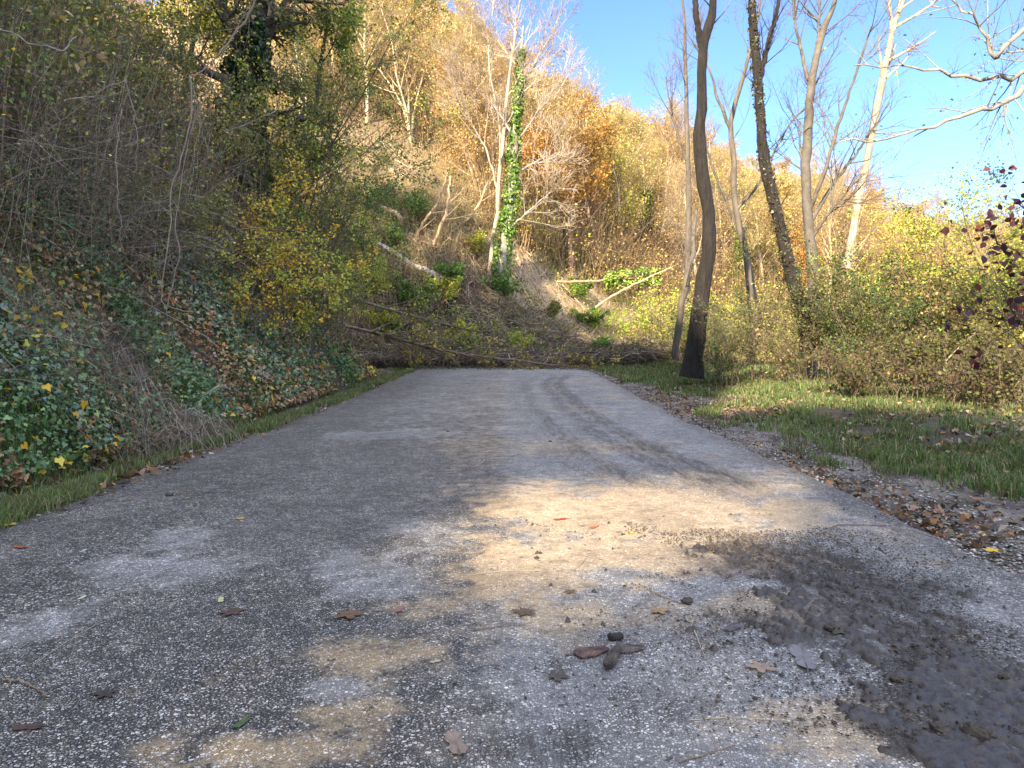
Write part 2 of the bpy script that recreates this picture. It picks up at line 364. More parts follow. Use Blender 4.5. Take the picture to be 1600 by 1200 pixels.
for bl, s_ in (((1050, 800, 210, 65), 1), ((900, 800, 150, 42), .8), ((830, 890, 90, 50), .8), ((950, 870, 120, 26), .8), ((600, 1030, 120, 28), .7), ((400, 1180, 130, 30), .8), ((520, 1130, 90, 26), .6), ((860, 970, 110, 40), .7), ((1180, 945, 70, 26), .8), ((1330, 1150, 130, 50), .8), ((1230, 790, 60, 14), 1), ((770, 630, 60, 40), .3), ((780, 700, 90, 25), .35), ((900, 700, 130, 12), .6), ((1120, 760, 90, 25), .8), ((1480, 1000, 60, 20), .5), ((670, 960, 80, 22), .5), ((1030, 960, 60, 20), .5)):
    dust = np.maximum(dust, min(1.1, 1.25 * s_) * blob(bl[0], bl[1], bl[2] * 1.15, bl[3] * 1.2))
mud = np.zeros_like(pale)
for bl, s_ in (((1330, 930, 190, 55), 1.25), ((1250, 880, 140, 36), 1.2), ((1420, 1000, 220, 60), 1.2), ((1530, 1090, 160, 75), 1.7), ((1560, 1160, 170, 70), 1.9), ((1180, 850, 60, 16), .6), ((1120, 1010, 60, 20), .5), ((820, 1180, 110, 40), .7), ((870, 1050, 30, 16), .7), ((800, 700, 30, 10), .3), ((1010, 1110, 70, 30), .4), ((380, 1060, 70, 22), .35), ((1550, 930, 80, 18), .5), ((955, 1010, 70, 26), .5)):
    mud = np.maximum(mud, s_ * blob(*bl))
# tyre tracks that swing in from the right verge
for off, amp in ((0, .9), (.5, .75), (1.3, .7), (1.75, .45)):
    tx = np.interp(RY, [3.2, 5, 7, 9, 12, 17, 21], np.array([2.6, 1.9, 1.5, 1.32, 1.15, 1.05, 1.6]) - off * .6); dd = np.abs(XX - tx - .12 * (fnoise(Xw, RY, .9, 41) - .5))
    mud = np.maximum(mud, 1.15 * amp * (1 - sm((dd + .25 * (RAG - .5) - .03) / .25)) * sm((RY - 4) / 2.5) * (1 - sm((RY - 19) / 4)) * (.55 + .6 * fnoise(Xw, RY, 2.5, 43)))
mud = np.maximum(mud, .75 * (1 - sm((XX + 3.15 - .35 * fnoise(Xw, RY, 2, 51)) / .22))); mud = np.maximum(mud, .6 * sm((XX - 2.30 + .35 * fnoise(Xw, RY, 1.6, 53)) / .25))
mud = np.maximum(mud, .5 * sm((RY - 23) / 3))
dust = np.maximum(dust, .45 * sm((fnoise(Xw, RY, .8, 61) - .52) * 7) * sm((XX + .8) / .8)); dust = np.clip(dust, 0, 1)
Vr = np.stack([Xw, RY, Zr], -1).reshape(-1, 3); nyr, nxr = RX.shape
ii = np.arange(nyr * nxr).reshape(nyr, nxr); Qr = np.stack([ii[:-1, :-1], ii[:-1, 1:], ii[1:, 1:], ii[1:, :-1]], -1).reshape(-1, 4)
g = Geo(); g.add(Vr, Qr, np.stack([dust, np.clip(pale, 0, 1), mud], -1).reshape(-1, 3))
m, t, o = mat('worn_chip_seal_asphalt')
a = nd(t, 'ShaderNodeAttribute'); a.attribute_name = 'Col'; oc = coords(t)
sp = nd(t, 'ShaderNodeSeparateColor'); t.links.new(a.outputs['Color'], sp.inputs[0])
wn = noise(t, 55, 3, oc); wmx = nd(t, 'ShaderNodeVectorMath', operation='MULTIPLY_ADD'); t.links.new(wn.outputs['Color'], wmx.inputs[0]); wmx.inputs[1].default_value = (.014, .014, 0); t.links.new(oc, wmx.inputs[2])
vo = nd(t, 'ShaderNodeTexVoronoi'); vo.inputs['Scale'].default_value = 95; vo.inputs['Randomness'].default_value = 1; t.links.new(wmx.outputs[0], vo.inputs['Vector'])
vs = nd(t, 'ShaderNodeTexVoronoi'); vs.inputs['Scale'].default_value = 210; t.links.new(wmx.outputs[0], vs.inputs['Vector'])
cs = nd(t, 'ShaderNodeSeparateColor'); t.links.new(vo.outputs['Color'], cs.inputs[0])
ve = nd(t, 'ShaderNodeTexVoronoi'); ve.feature = 'DISTANCE_TO_EDGE'; ve.inputs['Scale'].default_value = 95; t.links.new(wmx.outputs[0], ve.inputs['Vector'])
cell = mth(t, 'POWER', cs.outputs[0], 1.9)
stone_mask = ramp(t, mth(t, 'SUBTRACT', ve.outputs['Distance'], mth(t, 'MULTIPLY', cs.outputs[2], .16)), [(.02, (0, 0, 0)), (.09, (1, 1, 1))])
chip_mask = ramp(t, vs.outputs['Distance'], [(.25, (1, 1, 1)), (.5, (0, 0, 0))])
big = noise(t, 1.7, 5, oc, .6); mid = noise(t, 9, 5, oc, .65); fine = noise(t, 60, 4, oc, .7)
def broken(s, k1=.9, k2=.6, e0=.42, e1=.62):
    s = mth(t, 'ADD', s, mth(t, 'MULTIPLY', mth(t, 'SUBTRACT', .55, stone_mask), .38))
    v = mth(t, 'ADD', s, mth(t, 'ADD', mth(t, 'MULTIPLY', mth(t, 'SUBTRACT', mid.outputs['Fac'], .5), k1), mth(t, 'MULTIPLY', mth(t, 'SUBTRACT', fine.outputs['Fac'], .5), k2)))
    n = nd(t, 'ShaderNodeMapRange', interpolation_type='SMOOTHSTEP'); t.links.new(v, n.inputs[0]); n.inputs[1].default_value = e0; n.inputs[2].default_value = e1; return n.outputs[0]
fd, fp, fm = broken(sp.outputs[0], 1.5, 1.0, .25, 1.0), broken(sp.outputs[1], 1.3, .9, .2, .9), broken(sp.outputs[2], 1.9, 1.3, .25, .85)
stone = mixc(t, cell, (.045, .045, .047), (.60, .59, .57)); stone = mixc(t, mth(t, 'MULTIPLY', cs.outputs[1], .35), stone, (.50, .40, .29))
matrix = mixc(t, chip_mask, (.016, .016, .016), (.11, .108, .104))
base = mixc(t, stone_mask, matrix, stone)
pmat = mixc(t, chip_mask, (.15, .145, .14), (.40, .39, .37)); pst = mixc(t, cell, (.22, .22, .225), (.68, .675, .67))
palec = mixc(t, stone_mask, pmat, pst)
sun_dustc = mixc(t, stone_mask, mixc(t, fine.outputs['Fac'], (.36, .245, .12), (.64, .465, .25)), mixc(t, cell, (.44, .32, .19), (.78, .64, .45)))  # dust tan, made yellower to put sunlight colour into the lit patch
mudcol = mixc(t, ramp(t, fine.outputs['Fac'], [(.35, (0, 0, 0)), (.68, (1, 1, 1))]), (.010, .008, .006), (.075, .058, .044))
c1 = mixc(t, fp, base, palec); c1 = mixc(t, mth(t, 'MULTIPLY', fd, .68), c1, sun_dustc); sv = coords(t, 'Object', (16, 3.2, 1)); st_n = noise(t, 1.0, 7, sv, .7)
fm = mth(t, 'MULTIPLY', fm, ramp(t, st_n.outputs['Fac'], [(.32, (.12,) * 3), (.60, (1,) * 3)]))
c1 = mixc(t, mth(t, 'MULTIPLY', fm, .93), c1, mudcol)
sp_n = noise(t, 26, 3, oc, .5); c1 = mixc(t, mth(t, 'MULTIPLY', ramp(t, sp_n.outputs['Fac'], [(.66, (0, 0, 0)), (.71, (1, 1, 1))]), .75), c1, (.035, .028, .022))
c1 = mixc(t, 1.0, c1, ramp(t, mid.outputs['Fac'], [(.3, (.66,) * 3), (.7, (1.25,) * 3)]), 'MULTIPLY')
c1 = mixc(t, 1.0, c1, ramp(t, big.outputs['Fac'], [(.3, (.75, .74, .72)), (.7, (1.25, 1.22, 1.18))]), 'MULTIPLY')
p = nd(t, 'ShaderNodeBsdfPrincipled'); t.links.new(c1, p.inputs['Base Color'])
rg_ = nd(t, 'ShaderNodeMapRange'); t.links.new(mth(t, 'ADD', fine.outputs['Fac'], mth(t, 'MULTIPLY', fm, -.25)), rg_.inputs[0]); rg_.inputs[1].default_value = 0; rg_.inputs[2].default_value = 1; rg_.inputs[3].default_value = .32; rg_.inputs[4].default_value = .95
t.links.new(rg_.outputs[0], p.inputs['Roughness']); p.inputs['Specular IOR Level'].default_value = .5
hgt = mth(t, 'ADD', mth(t, 'MULTIPLY', stone_mask, mth(t, 'SUBTRACT', 1.0, mth(t, 'MULTIPLY', fm, .8))), mth(t, 'ADD', mth(t, 'MULTIPLY', chip_mask, .3), mth(t, 'MULTIPLY', mth(t, 'MULTIPLY', fine.outputs['Fac'], fm), 4)))
b = nd(t, 'ShaderNodeBump'); b.inputs['Strength'].default_value = 1.0; b.inputs['Distance'].default_value = .006
t.links.new(hgt, b.inputs['Height']); t.links.new(b.outputs[0], p.inputs['Normal']); t.links.new(p.outputs[0], o.inputs[0])
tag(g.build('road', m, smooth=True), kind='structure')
def RZ(x, y): return float(road_z(y)) + .02 * (1 - ((x + .33) / 2.77) ** 2) + .002

# ---- wet lumpy mud lying on the right half of the road
mx = np.arange(.05, 2.42, .009); my = np.arange(1.75, 4.9, .011); keep_ = (XX, RY, Xw, RAG); XX, RY = np.meshgrid(mx, my); Xw = XX
RAG = .55 * fnoise(Xw, RY * .8, 3.2, 201) + .45 * fnoise(Xw, RY, 11, 207); mm = np.zeros_like(XX)
for bl, s_ in (((1330, 930, 190, 50), .72), ((1420, 1005, 220, 60), .8), ((1540, 1100, 190, 85), 1.15), ((1570, 1165, 190, 80), 1.2), ((1180, 865, 90, 16), .6), ((1250, 880, 120, 26), .66)): mm = np.maximum(mm, s_ * blob(*bl))
rid = 1 - np.abs(fnoise(XX * 1.5, RY * .55, 9, 221, 5) - .5) * 4; lump_ = fnoise(XX, RY, 22, 231, 4)
l2_ = fnoise(XX, RY, 60, 241, 3); hm = .007 + .013 * (.2 + 1.5 * l2_ * lump_ * 1.6); hm = hm * sm((mm * .75 + 1.5 * (lump_ - .5) + .6 * (l2_ - .5) + .30 * (rid - .5) - .52) / .30)
cam_ = .02 * (1 - ((XX + .33) / 2.77) ** 2); Zm = road_z(RY) + cam_ - .007 + hm
ii = np.arange(XX.size).reshape(XX.shape); q4 = np.stack([ii[:-1, :-1], ii[:-1, 1:], ii[1:, 1:], ii[1:, :-1]], -1).reshape(-1, 4); q4 = q4[hm.reshape(-1)[q4].max(1) > .001]
XX, RY, Xw, RAG = keep_
g = Geo(); MX, MY = np.meshgrid(mx, my); vm = np.stack([MX, MY, Zm], -1).reshape(-1, 3); us_, inv = np.unique(q4, return_inverse=True); g.add(vm[us_], inv.reshape(-1, 4), np.array([.034, .026, .020]) * (.3 + 1.5 * l2_.reshape(-1, 1)[us_]))
m, t, o = mat('wet_mud'); a = nd(t, 'ShaderNodeAttribute'); a.attribute_name = 'Col'; oc = coords(t); n_ = noise(t, 120, 4, oc)
p = nd(t, 'ShaderNodeBsdfPrincipled'); t.links.new(mixc(t, 1.0, a.outputs['Color'], ramp(t, n_.outputs['Fac'], [(.3, (.5,) * 3), (.7, (1.6,) * 3)]), 'MULTIPLY'), p.inputs['Base Color'])
t.links.new(ramp(t, n_.outputs['Fac'], [(.35, (.3,) * 3), (.65, (.7,) * 3)]), p.inputs['Roughness']); b = nd(t, 'ShaderNodeBump'); b.inputs['Strength'].default_value = .6; b.inputs['Distance'].default_value = .004
t.links.new(n_.outputs['Fac'], b.inputs['Height']); t.links.new(b.outputs[0], p.inputs['Normal']); t.links.new(p.outputs[0], o.inputs[0])
tag(g.build('wet_mud', m, smooth=True), 'dark wet lumpy mud smeared over the lower right of the road', 'mud', kind='stuff')

# ================================================================== HILLSIDE WOOD
def hill_tree(kind, seed, leafy, cols, twig, trunk, h=10., label='', cat='tree', ivy=0, nst=1, grp=None, lean=.1):
    rg = np.random.default_rng(seed); root = empty('hillside_tree', (0, 0, 0), label, cat, grp)
    P = []; Rr = []
    for s_ in range(nst):
        hh = h * rg.uniform(.75, 1.05) if nst > 1 else h; d = rg.normal(size=2) * lean * hh * (1.5 if nst > 1 else 1)
        pts = [np.array([0, 0, -.4])] + [np.array([d[0] * q ** 1.3, d[1] * q ** 1.3, hh * q]) + rg.normal(size=3) * .12 for q in (.25, .5, .75, 1)]
        P.append(spline(pts, 9)); Rr.append(np.linspace(.16 if nst == 1 else .09, .02, 9))
    P = np.array(P); Rr = np.array(Rr)
    g1 = Geo(); g1.tubes(P, Rr, trunk, 6)
    a1 = children(P, Rr, 12 // nst + 4, h * .42, (25, 55), .28, .97, 6, .6, bend=.10, wob=.1, fall=.55, rg=rg)
    g1.tubes(*a1, np.array(trunk) * .95, 4)
    g1.build('trunk', M_bark, root, True)
    g2 = Geo(); a2 = children(*a1, 6, h * .20, (25, 60), .2, 1, 4, .6, bend=.06, rg=rg); g2.tubes(*a2, twig, 3)
    a3 = children(*a2, 5, h * .11, (20, 60), .2, 1, 3, .7, bend=.05, rg=rg); a3 = (a3[0], np.maximum(a3[1], .010)); g2.tubes(*a3, pal(len(a3[0]), [twig], jit=.3, rg=rg), 3)
    a4 = children(*a3, 2, h * .07, (20, 60), .3, 1, 3, .8, rg=rg); a4 = (a4[0], np.maximum(a4[1], .008)); g2.tubes(*a4, pal(len(a4[0]), [twig], jit=.3, rg=rg), 3)
    if leafy:
        p_, _ = along(a3[0], leafy, rg); p_ = p_ + rg.normal(size=p_.shape) * .18
        g2.leaves(p_, rg.uniform(.09, .2, leafy), pal(leafy, cols, jit=.3, rg=rg), rg=rg, asp=.75)
    g2.build('crown', M_far, root)
    if ivy:
        g3 = Geo(); p_, T_ = along(P, ivy, rg, .02, .72); q = rg.normal(size=p_.shape); q = nrm(q - T_ * np.sum(q * T_, 1, keepdims=True))
        p_ = p_ + q * np.abs(rg.normal(size=(ivy, 1))) * .38
        g3.leaves(p_, rg.uniform(.12, .22, ivy), pal(ivy, [(.10, .17, .035), (.16, .24, .05), (.06, .11, .025)], jit=.3, rg=rg), N=nrm(q + rg.normal(size=q.shape) * .6), asp=.9, rg=rg)
        g3.build('ivy', M_far, root)
    return root
BEI = (.48, .36, .22); PAL = (.52, .42, .28); BRN = (.30, .20, .115)
gB, gG, gY, gO, gI, gC = 'bare pale trees of the hillside wood', 'golden-brown trees of the hillside wood', 'yellow-green trees of the hillside wood', 'orange trees of the hillside wood', 'ivy-clad trees of the hillside wood', 'many-stemmed thin trees of the hillside wood'
lB, lG, lY, lO, lI, lC = ('bare pale-twigged tree in the sunlit wood on the far hillside', 'tree with golden-brown autumn leaves in the far hillside wood', 'tree with thin yellow-green leaves in the far hillside wood', 'rusty orange autumn tree in the far hillside wood',
    'tree with an ivy-green trunk in the far hillside wood', 'clump of thin leaning pale stems in the far hillside wood')
gold = [(.62, .44, .14), (.55, .37, .12), (.68, .52, .18), (.48, .32, .12)]; ygr = [(.62, .54, .12), (.42, .46, .10), (.68, .56, .15), (.32, .38, .08)]; oran = [(.66, .38, .10), (.66, .45, .12), (.55, .32, .09)]; brn = [(.52, .39, .22), (.43, .31, .17)]
protos = [
    (hill_tree(0, 1, 700, brn, BEI, PAL, 10.5, lB, grp=gB), 6), (hill_tree(0, 2, 500, gold, BEI, PAL, 11.5, lB, grp=gB), 5),
    (hill_tree(1, 3, 3800, gold, BEI, BRN, 10, lG, grp=gG), 5), (hill_tree(1, 4, 3000, gold + brn, BRN, PAL, 9, lG, grp=gG), 5),
    (hill_tree(2, 5, 3600, ygr, BEI, PAL, 9, lY, grp=gY), 3), (hill_tree(3, 6, 4200, oran, BRN, BRN, 8.5, lO, grp=gO), 3),
    (hill_tree(4, 7, 700, ygr, BEI, PAL, 10.5, lI, ivy=2600, grp=gI), 1.6),
    (hill_tree(5, 8, 1500, brn + gold, BEI, PAL, 9.5, lC, nst=5, grp=gC, lean=.14), 6), (hill_tree(5, 9, 1800, ygr + gold, BEI, PAL, 8, lC, nst=6, grp=gC, lean=.16), 5)]
pw = np.array([p_[1] for p_ in protos]); pw = pw / pw.sum(); used = [False] * len(protos)
scar = lambda x, y: (y < 46) & (x / y < -.04) & (x / y > -.3)
rp = np.random.default_rng(77); placed = []
US_ = np.array([-1.5, -.3, -.14, -.088, -.035, .026, .088, .175, .26, .35, .44, .56, .70, 1.3]); VS_ = np.array([.7, .62, .53, .47, .425, .38, .35, .31, .288, .25, .232, .193, .19, .19])
def hmax(x, y, z): return np.interp(x / np.maximum(y, 1), US_, VS_) * y + EYE - z
tries = 0
while len(placed) < 288 and tries < 60000:
    tries += 1
    u = rp.uniform(-.30, .78); yb = np.interp(u, U_, YB_); yr = np.interp(u, U_, YR_)
    y = math.exp(rp.uniform(math.log(yb + 7), math.log(yr + 8))); x = u * y
    sep = max(2.6, .046 * y)
    if any((x - a_[0]) ** 2 + ((y - a_[1]) * .75) ** 2 < sep * sep for a_ in placed): continue
    # the open slide scar stays clear
    if scar(x, y): continue
    placed.append((x, y))
for x, y in placed:
    wts = pw.copy(); u = x / y
    if y > 115: wts = wts * np.array([1.2, 1, 2.0, 2.0, .5, 2.4, .3, .6, .3])
    if y < 75: wts = wts * np.array([1.3, 1.3, .8, .8, .5, .4, 1.5, 2.2, 2.2])
    k = rp.choice(len(protos), p=wts / wts.sum()); s_ = rp.uniform(.72, 1.12) * (1.0 if y < 120 else .9)
    s_ = min(s_, float(hmax(x, y, G(x, y))) / 10.8 * rp.uniform(.85, 1.08))
    if s_ < .3: continue
    loc = (x, y, G(x, y) - .1); rz = rp.uniform(0, 6.28); tl = (rp.normal() * .07, rp.normal() * .07)
    if used[k]: dup(protos[k][0], loc, rz, s_, tilt=tl)
    else:
        used[k] = True; r = protos[k][0]; r.location = loc; r.rotation_euler = (*tl, rz); r.scale = (s_,) * 3
# far wood and hidden slopes: one uncountable mass
def light_wood(n):
    g = Geo(); rg = np.random.default_rng(99); u = rg.uniform(-1.3, 1.25, n * 3)
    yb = np.interp(u, U_, YB_); yr = np.interp(u, U_, YR_); y = np.exp(rg.uniform(np.log(yb + 22), np.log(yr + 25))); x = u * y
    ok = (y > 62) ; x, y = x[ok][:n], y[ok][:n]; z = H(x, y); m_ = len(x); h = np.clip(np.minimum(rg.uniform(5.5, 9, m_), hmax(x, y, z) - .8), 1.5, 9)
    P = np.stack([np.stack([x + rg.normal(size=m_) * .1 * q * h * .5, y + rg.normal(size=m_) * .05 * q * h, z - .2 + h * q], 1) for q in (0, .5, 1)], 1)
    Rr = np.repeat([[.10, .06, .02]], m_, 0); g.tubes(P, Rr, pal(m_, [PAL, BEI], jit=.2, rg=rg), 4)
    a1 = children(P, Rr, 9, 3.6, (20, 55), .25, 1, 4, .6, bend=.1, rg=rg); g.tubes(*a1, BEI, 3)
    a2 = children(*a1, 5, 1.6, (20, 60), .2, 1, 3, .8, bend=.05, rg=rg); a2 = (a2[0], np.maximum(a2[1], .012)); g.tubes(*a2, pal(len(a2[0]), [BEI, BRN], jit=.3, rg=rg), 3)
    tint = pal(m_, gold + brn + oran + ygr[:2], jit=.15, rg=rg); per = 260
    pi = np.repeat(np.arange(m_ * 45), 6)
    base = a2[0].reshape(m_, 45, 3, 3); sel = rg.integers(0, 45, (m_, per)); kk = rg.integers(1, 3, (m_, per))
    Lp = base[np.arange(m_)[:, None], sel, kk].reshape(-1, 3) + rg.normal(size=(m_ * per, 3)) * .3
    g.leaves(Lp, rg.uniform(.14, .3, m_ * per), np.repeat(tint, per, 0) * rg.uniform(.6, 1.4, (m_ * per, 1)), rg=rg, asp=.8)
    return g.build('distant_wood', M_far)
tag(light_wood(620), 'mass of brown and golden leafless wood covering the far hillside', 'woods', kind='stuff')
# undergrowth of thin stems and small leaves all over the hillside
def undergrowth(n, name, label, ulo, uhi, off0, off1, hmin, hmax, cols, stemc, nl=3, lsz=(.06, .14), seed=4, dens=1.0, cut=None):
    g = Geo(); rg = np.random.default_rng(seed); u = rg.uniform(ulo, uhi, n); yb = np.interp(u, U_, YB_)
    y = yb + off0 + (np.exp(rg.uniform(0, 1, n) * math.log(1 + off1 / 12)) - 1) * 12; x = u * y
    cl = fnoise(x, y, .22, 71); ok = cl > rg.uniform(.25, .6, n)
    if cut is not None: ok &= ~cut(x, y)
    x, y = x[ok], y[ok]; n = len(x); z = H(x, y); h = rg.uniform(hmin, hmax, n); d = rg.normal(size=(n, 2)) * .28
    P = np.stack([np.stack([x, y, z - .05], 1), np.stack([x + d[:, 0] * h * .4, y + d[:, 1] * h * .4, z + h * .55], 1), np.stack([x + d[:, 0] * h * 1.1, y + d[:, 1] * h * 1.1, z + h * .95], 1)], 1)
    Rr = np.stack([np.full(n, .016), np.full(n, .011), np.full(n, .005)], 1) * (.6 + y / 70)[:, None]
    g.tubes(P, Rr, pal(n, stemc, jit=.35, rg=rg), 3)
    a1 = children(P, Rr, 2, 1.0, (25, 60), .3, 1, 3, .7, rg=rg); g.tubes(*a1, pal(len(a1[0]), stemc, jit=.35, rg=rg), 3)
    p_, _ = along(a1[0], n * nl, rg); p_ += rg.normal(size=p_.shape) * .15
    ci = fnoise(p_[:, 0], p_[:, 1], .15, 81); half = max(1, len(cols) // 2)
    c_ = np.where((ci > .5)[:, None], pal(len(p_), cols[:half], jit=.3, rg=rg), pal(len(p_), cols[half:], jit=.3, rg=rg))
    g.leaves(p_, rg.uniform(*lsz, len(p_)) * (.7 + p_[:, 1] / 80), c_, rg=rg, asp=.8)
    return tag(g.build(name, M_far), label, 'undergrowth', kind='stuff')
undergrowth(90000, 'hillside_undergrowth', 'pale brush stems and yellowing leaves covering the sunlit hillside', -.35, .95, 5, 125, .8, 3.2, ygr + gold + brn, [(.50, .37, .23), (.34, .24, .14), (.22, .15, .09)], cut=scar)

undergrowth(26000, 'hillside_saplings', 'dense thin upright saplings with pinkish-tan twigs filling the hillside wood', -.30, .95, 7, 125, 2.8, 5.6, gold + brn + ygr[:1] + gold + brn, [(.52, .39, .25), (.40, .29, .18), (.24, .165, .10)], nl=5, lsz=(.05, .12), seed=5, cut=lambda x, y: scar(x, y) | (y > 110))
undergrowth(42000, 'valley_herbs', 'low yellow-green herbs and dry grass at the foot of the sunlit hillside', -.02, .95, -9, 40, .15, .7, cut=lambda x, y: (y < 36.5) & (x < 6), cols=ygr + [(.30, .42, .08), (.62, .5, .25)], stemc=[(.62, .50, .30), (.50, .40, .2), (.3, .3, .1)], nl=4, lsz=(.04, .09), seed=6)
undergrowth(9000, 'scar_sprouts', 'sparse dry stalks standing on the bare slide slope', -.28, -.01, 2, 16, .2, 1.2, ygr + brn, [(.62, .50, .30), (.40, .3, .2)], nl=3, lsz=(.03, .08), seed=7)

# ---- single trees that stand out on the hillside
def poly(pts): return [at(*p_) for p_ in pts]
def custom_tree(name, label, cat, stems, radii, bark, twig, lv, leaves_=None, ivy=None, group=None, mat_=None, sides=9, seed=0, lmat=None, wobble=.02, fine=True, colm=None):
    """stems: polylines in the world; stem 0 is the trunk, the others are limbs. lv: branching levels below."""
    rg = np.random.default_rng(seed); base = np.array(stems[0][0], float); root = empty(name, base, label, cat, group)
    g1 = Geo(); SP = []; SR = []
    for st_, rd in zip(stems, radii):
        K = 40 if sides >= 12 else 18; Pp = spline(st_, K) - base; Pp[1:-1] += rg.normal(size=(K - 2, 3)) * wobble * (18 / K); Rd = np.interp(np.linspace(0, 1, K), np.linspace(0, 1, len(rd)), rd) * rg.uniform(.94, 1.06, K)
        g1.tubes(Pp, Rd, bark, sides); SP.append(Pp); SR.append(Rd)
    cur = (np.array(SP), np.array(SR)); g2 = Geo(); allp = []
    for i, L in enumerate(lv):
        L = dict(L); sub = L.pop('stems', None); rmin = L.pop('rmin', 0)
        src = cur if sub is None else (cur[0][sub], cur[1][sub])
        c_ = children(*src, rg=rg, **L); c_ = (c_[0], np.maximum(c_[1], rmin)); cur = c_
        (g1 if i == 0 and not fine else g2).tubes(c_[0], c_[1], pal(len(c_[0]), [bark if i == 0 else twig], jit=.25, rg=rg), 5 if i == 0 else 3); allp.append(c_)
    g1.build('trunk', mat_ or M_bark, root, True)
    if lv: g2.build('branches', M_twig, root)
    if leaves_:
        n, size, cols, lev, jit = leaves_[:5]; kw = leaves_[5] if len(leaves_) > 5 else {}
        g3 = Geo(); p_, T_ = along(allp[lev][0], n, rg); p_ = p_ + rg.normal(size=p_.shape) * jit
        Nn = nrm(rg.normal(size=p_.shape) + np.array([0, 0, .8]))
        g3.leaves(p_, rg.uniform(*size, n), pal(n, cols, jit=.3, rg=rg), N=Nn, D=T_ + rg.normal(size=p_.shape) * .7 + np.array([0, 0, -.4]), asp=.7, rg=rg, **kw)
        g3.build('leaves', lmat or M_leaf, root)
    if ivy:
        n, rad, t0, t1, size, cols = ivy; g4 = Geo(); p_, T_ = along(np.array(SP)[:1], n, rg, t0, t1)
        q = rg.normal(size=p_.shape); q = nrm(q - T_ * np.sum(q * T_, 1, keepdims=True)); hh_ = (p_[:, 2] - p_[:, 2].min()) / max(np.ptp(p_[:, 2]), .1); lump = (.35 + 1.3 * fnoise(p_[:, 2] * 1.0 + q[:, 0], p_[:, 0] + q[:, 1] * 2, 1.1, 5)) * (1.15 - .65 * hh_ * (np.ptp(p_[:, 2]) > 3)); keep = fnoise(p_[:, 2] * 1.6 + q[:, 0] * 1.5, q[:, 1] * 1.5, 1.7, 15) > .36 + .14 * hh_; p_, q, lump = p_[keep], q[keep], lump[keep]; n = len(p_)
        p_ = p_ + q * (rad * lump * np.sqrt(rg.uniform(.1, 1.15, n)))[:, None]
        g4.leaves(p_, rg.uniform(*size, n) * rg.uniform(.6, 1.1, n), pal(n, cols, jit=.4, rg=rg), N=nrm(q + rg.normal(size=q.shape) * .75 + np.array([0, 0, .3])), D=np.array([0, 0, -1]) + rg.normal(size=p_.shape) * .5, asp=.9, rg=rg, shape='kite' if size[1] > .12 else 'ivy')
        g4.build('ivy', M_ivy, root)
    return root
tw = lambda n, L, **k: dict(dict(n=n, L=L, ang=(20, 55), t0=.35, K=5, rscale=.6, bend=.08, wob=.1), **k)
PALE = (.58, .50, .40); GREYB = (.34, .31, .27); IVYL = [(.13, .24, .035), (.20, .33, .05), (.07, .14, .025)]; IVYD = [(.035, .065, .022), (.055, .095, .03), (.022, .04, .016)]
Yt = 32.8
custom_tree('slender_tree', 'tall slender pale tree beside the ivy-clad trunk above the debris', 'tree',
    [poly([(760, 452, Yt), (772, 370, Yt), (780, 280, Yt), (788, 190, Yt), (800, 90, Yt), (812, 10, Yt), (818, -40, Yt)]), poly([(778, 300, Yt), (760, 235, Yt - .3), (738, 195, Yt - .5), (700, 120, Yt - 1)]), poly([(784, 230, Yt), (800, 180, Yt + .3), (830, 110, Yt + .6), (868, 40, Yt + 1), (880, -10, Yt)]), poly([(786, 215, Yt), (772, 150, Yt), (764, 90, Yt), (770, 20, Yt), (774, -30, Yt)])],
    [(.12, .10, .08, .045, .03), (.05, .035, .015), (.07, .045, .015), (.05, .03, .015)], (.40, .33, .25), (.34, .27, .20),
    [tw(16, 3.0, ang=(15, 40)), tw(7, 1.7, rmin=.008), tw(4, .8, K=3, rmin=.006)], seed=3)
custom_tree('ivy_clad_tree', 'bright green ivy-clad tree beside the slender pale tree above the debris', 'tree',
    [poly([(778, 450, Yt), (790, 370, Yt), (800, 290, Yt), (806, 200, Yt), (812, 120, Yt), (818, 40, Yt)]), poly([(790, 362, Yt), (820, 335, Yt - .3), (860, 300, Yt - .8)]), poly([(803, 275, Yt), (832, 255, Yt), (870, 240, Yt)]), poly([(805, 230, Yt), (830, 190, Yt), (880, 120, Yt)])],
    [(.22, .17, .12, .03), (.05, .035, .015), (.045, .03, .012), (.05, .035, .012)], GREYB, (.50, .40, .30),
    [tw(12, 2.6, ang=(25, 55)), tw(6, 1.4, rmin=.007), tw(4, .7, K=3, rmin=.006)], ivy=(7500, .42, .0, .9, (.10, .17), IVYL), seed=4)
custom_tree('broken_trunk', 'short brown broken trunk standing right of the bright ivy-clad tree', 'dead tree',
    [poly([(893, 434, 38), (889, 390, 38), (884, 352, 38)])], [(.26, .22, .20)], (.20, .13, .08), BRN, [], mat_=M_fbark, seed=5, sides=12)
for k_, (nm, lb, st_, rd) in enumerate([
    ('leaning_sapling', 'thin sunlit sapling leaning right on the bare slide slope, lower end nearest the fallen birch', [(672, 396, 32), (688, 355, 32), (700, 320, 32), (704, 275, 32)], (.08, .07, .045)),
    ('leaning_sapling', 'thin sapling leaning far right on the slide slope, crossing behind the upright one', [(646, 376, 32), (664, 345, 32), (684, 315, 32), (700, 270, 32)], (.07, .06, .04)),
    ('leaning_sapling', 'thin pale sapling leaning left below the broken brown trunk', [(706, 362, 33.6), (742, 330, 33.8), (762, 285, 34)], (.05, .045, .03))]):
    custom_tree(nm, lb, 'sapling', [poly(st_)], [rd], (.46, .34, .2), BEI, [tw(6, 2.0, rmax=.018), tw(5, 1.0, rmin=.006, rmax=.01)], seed=20 + k_)
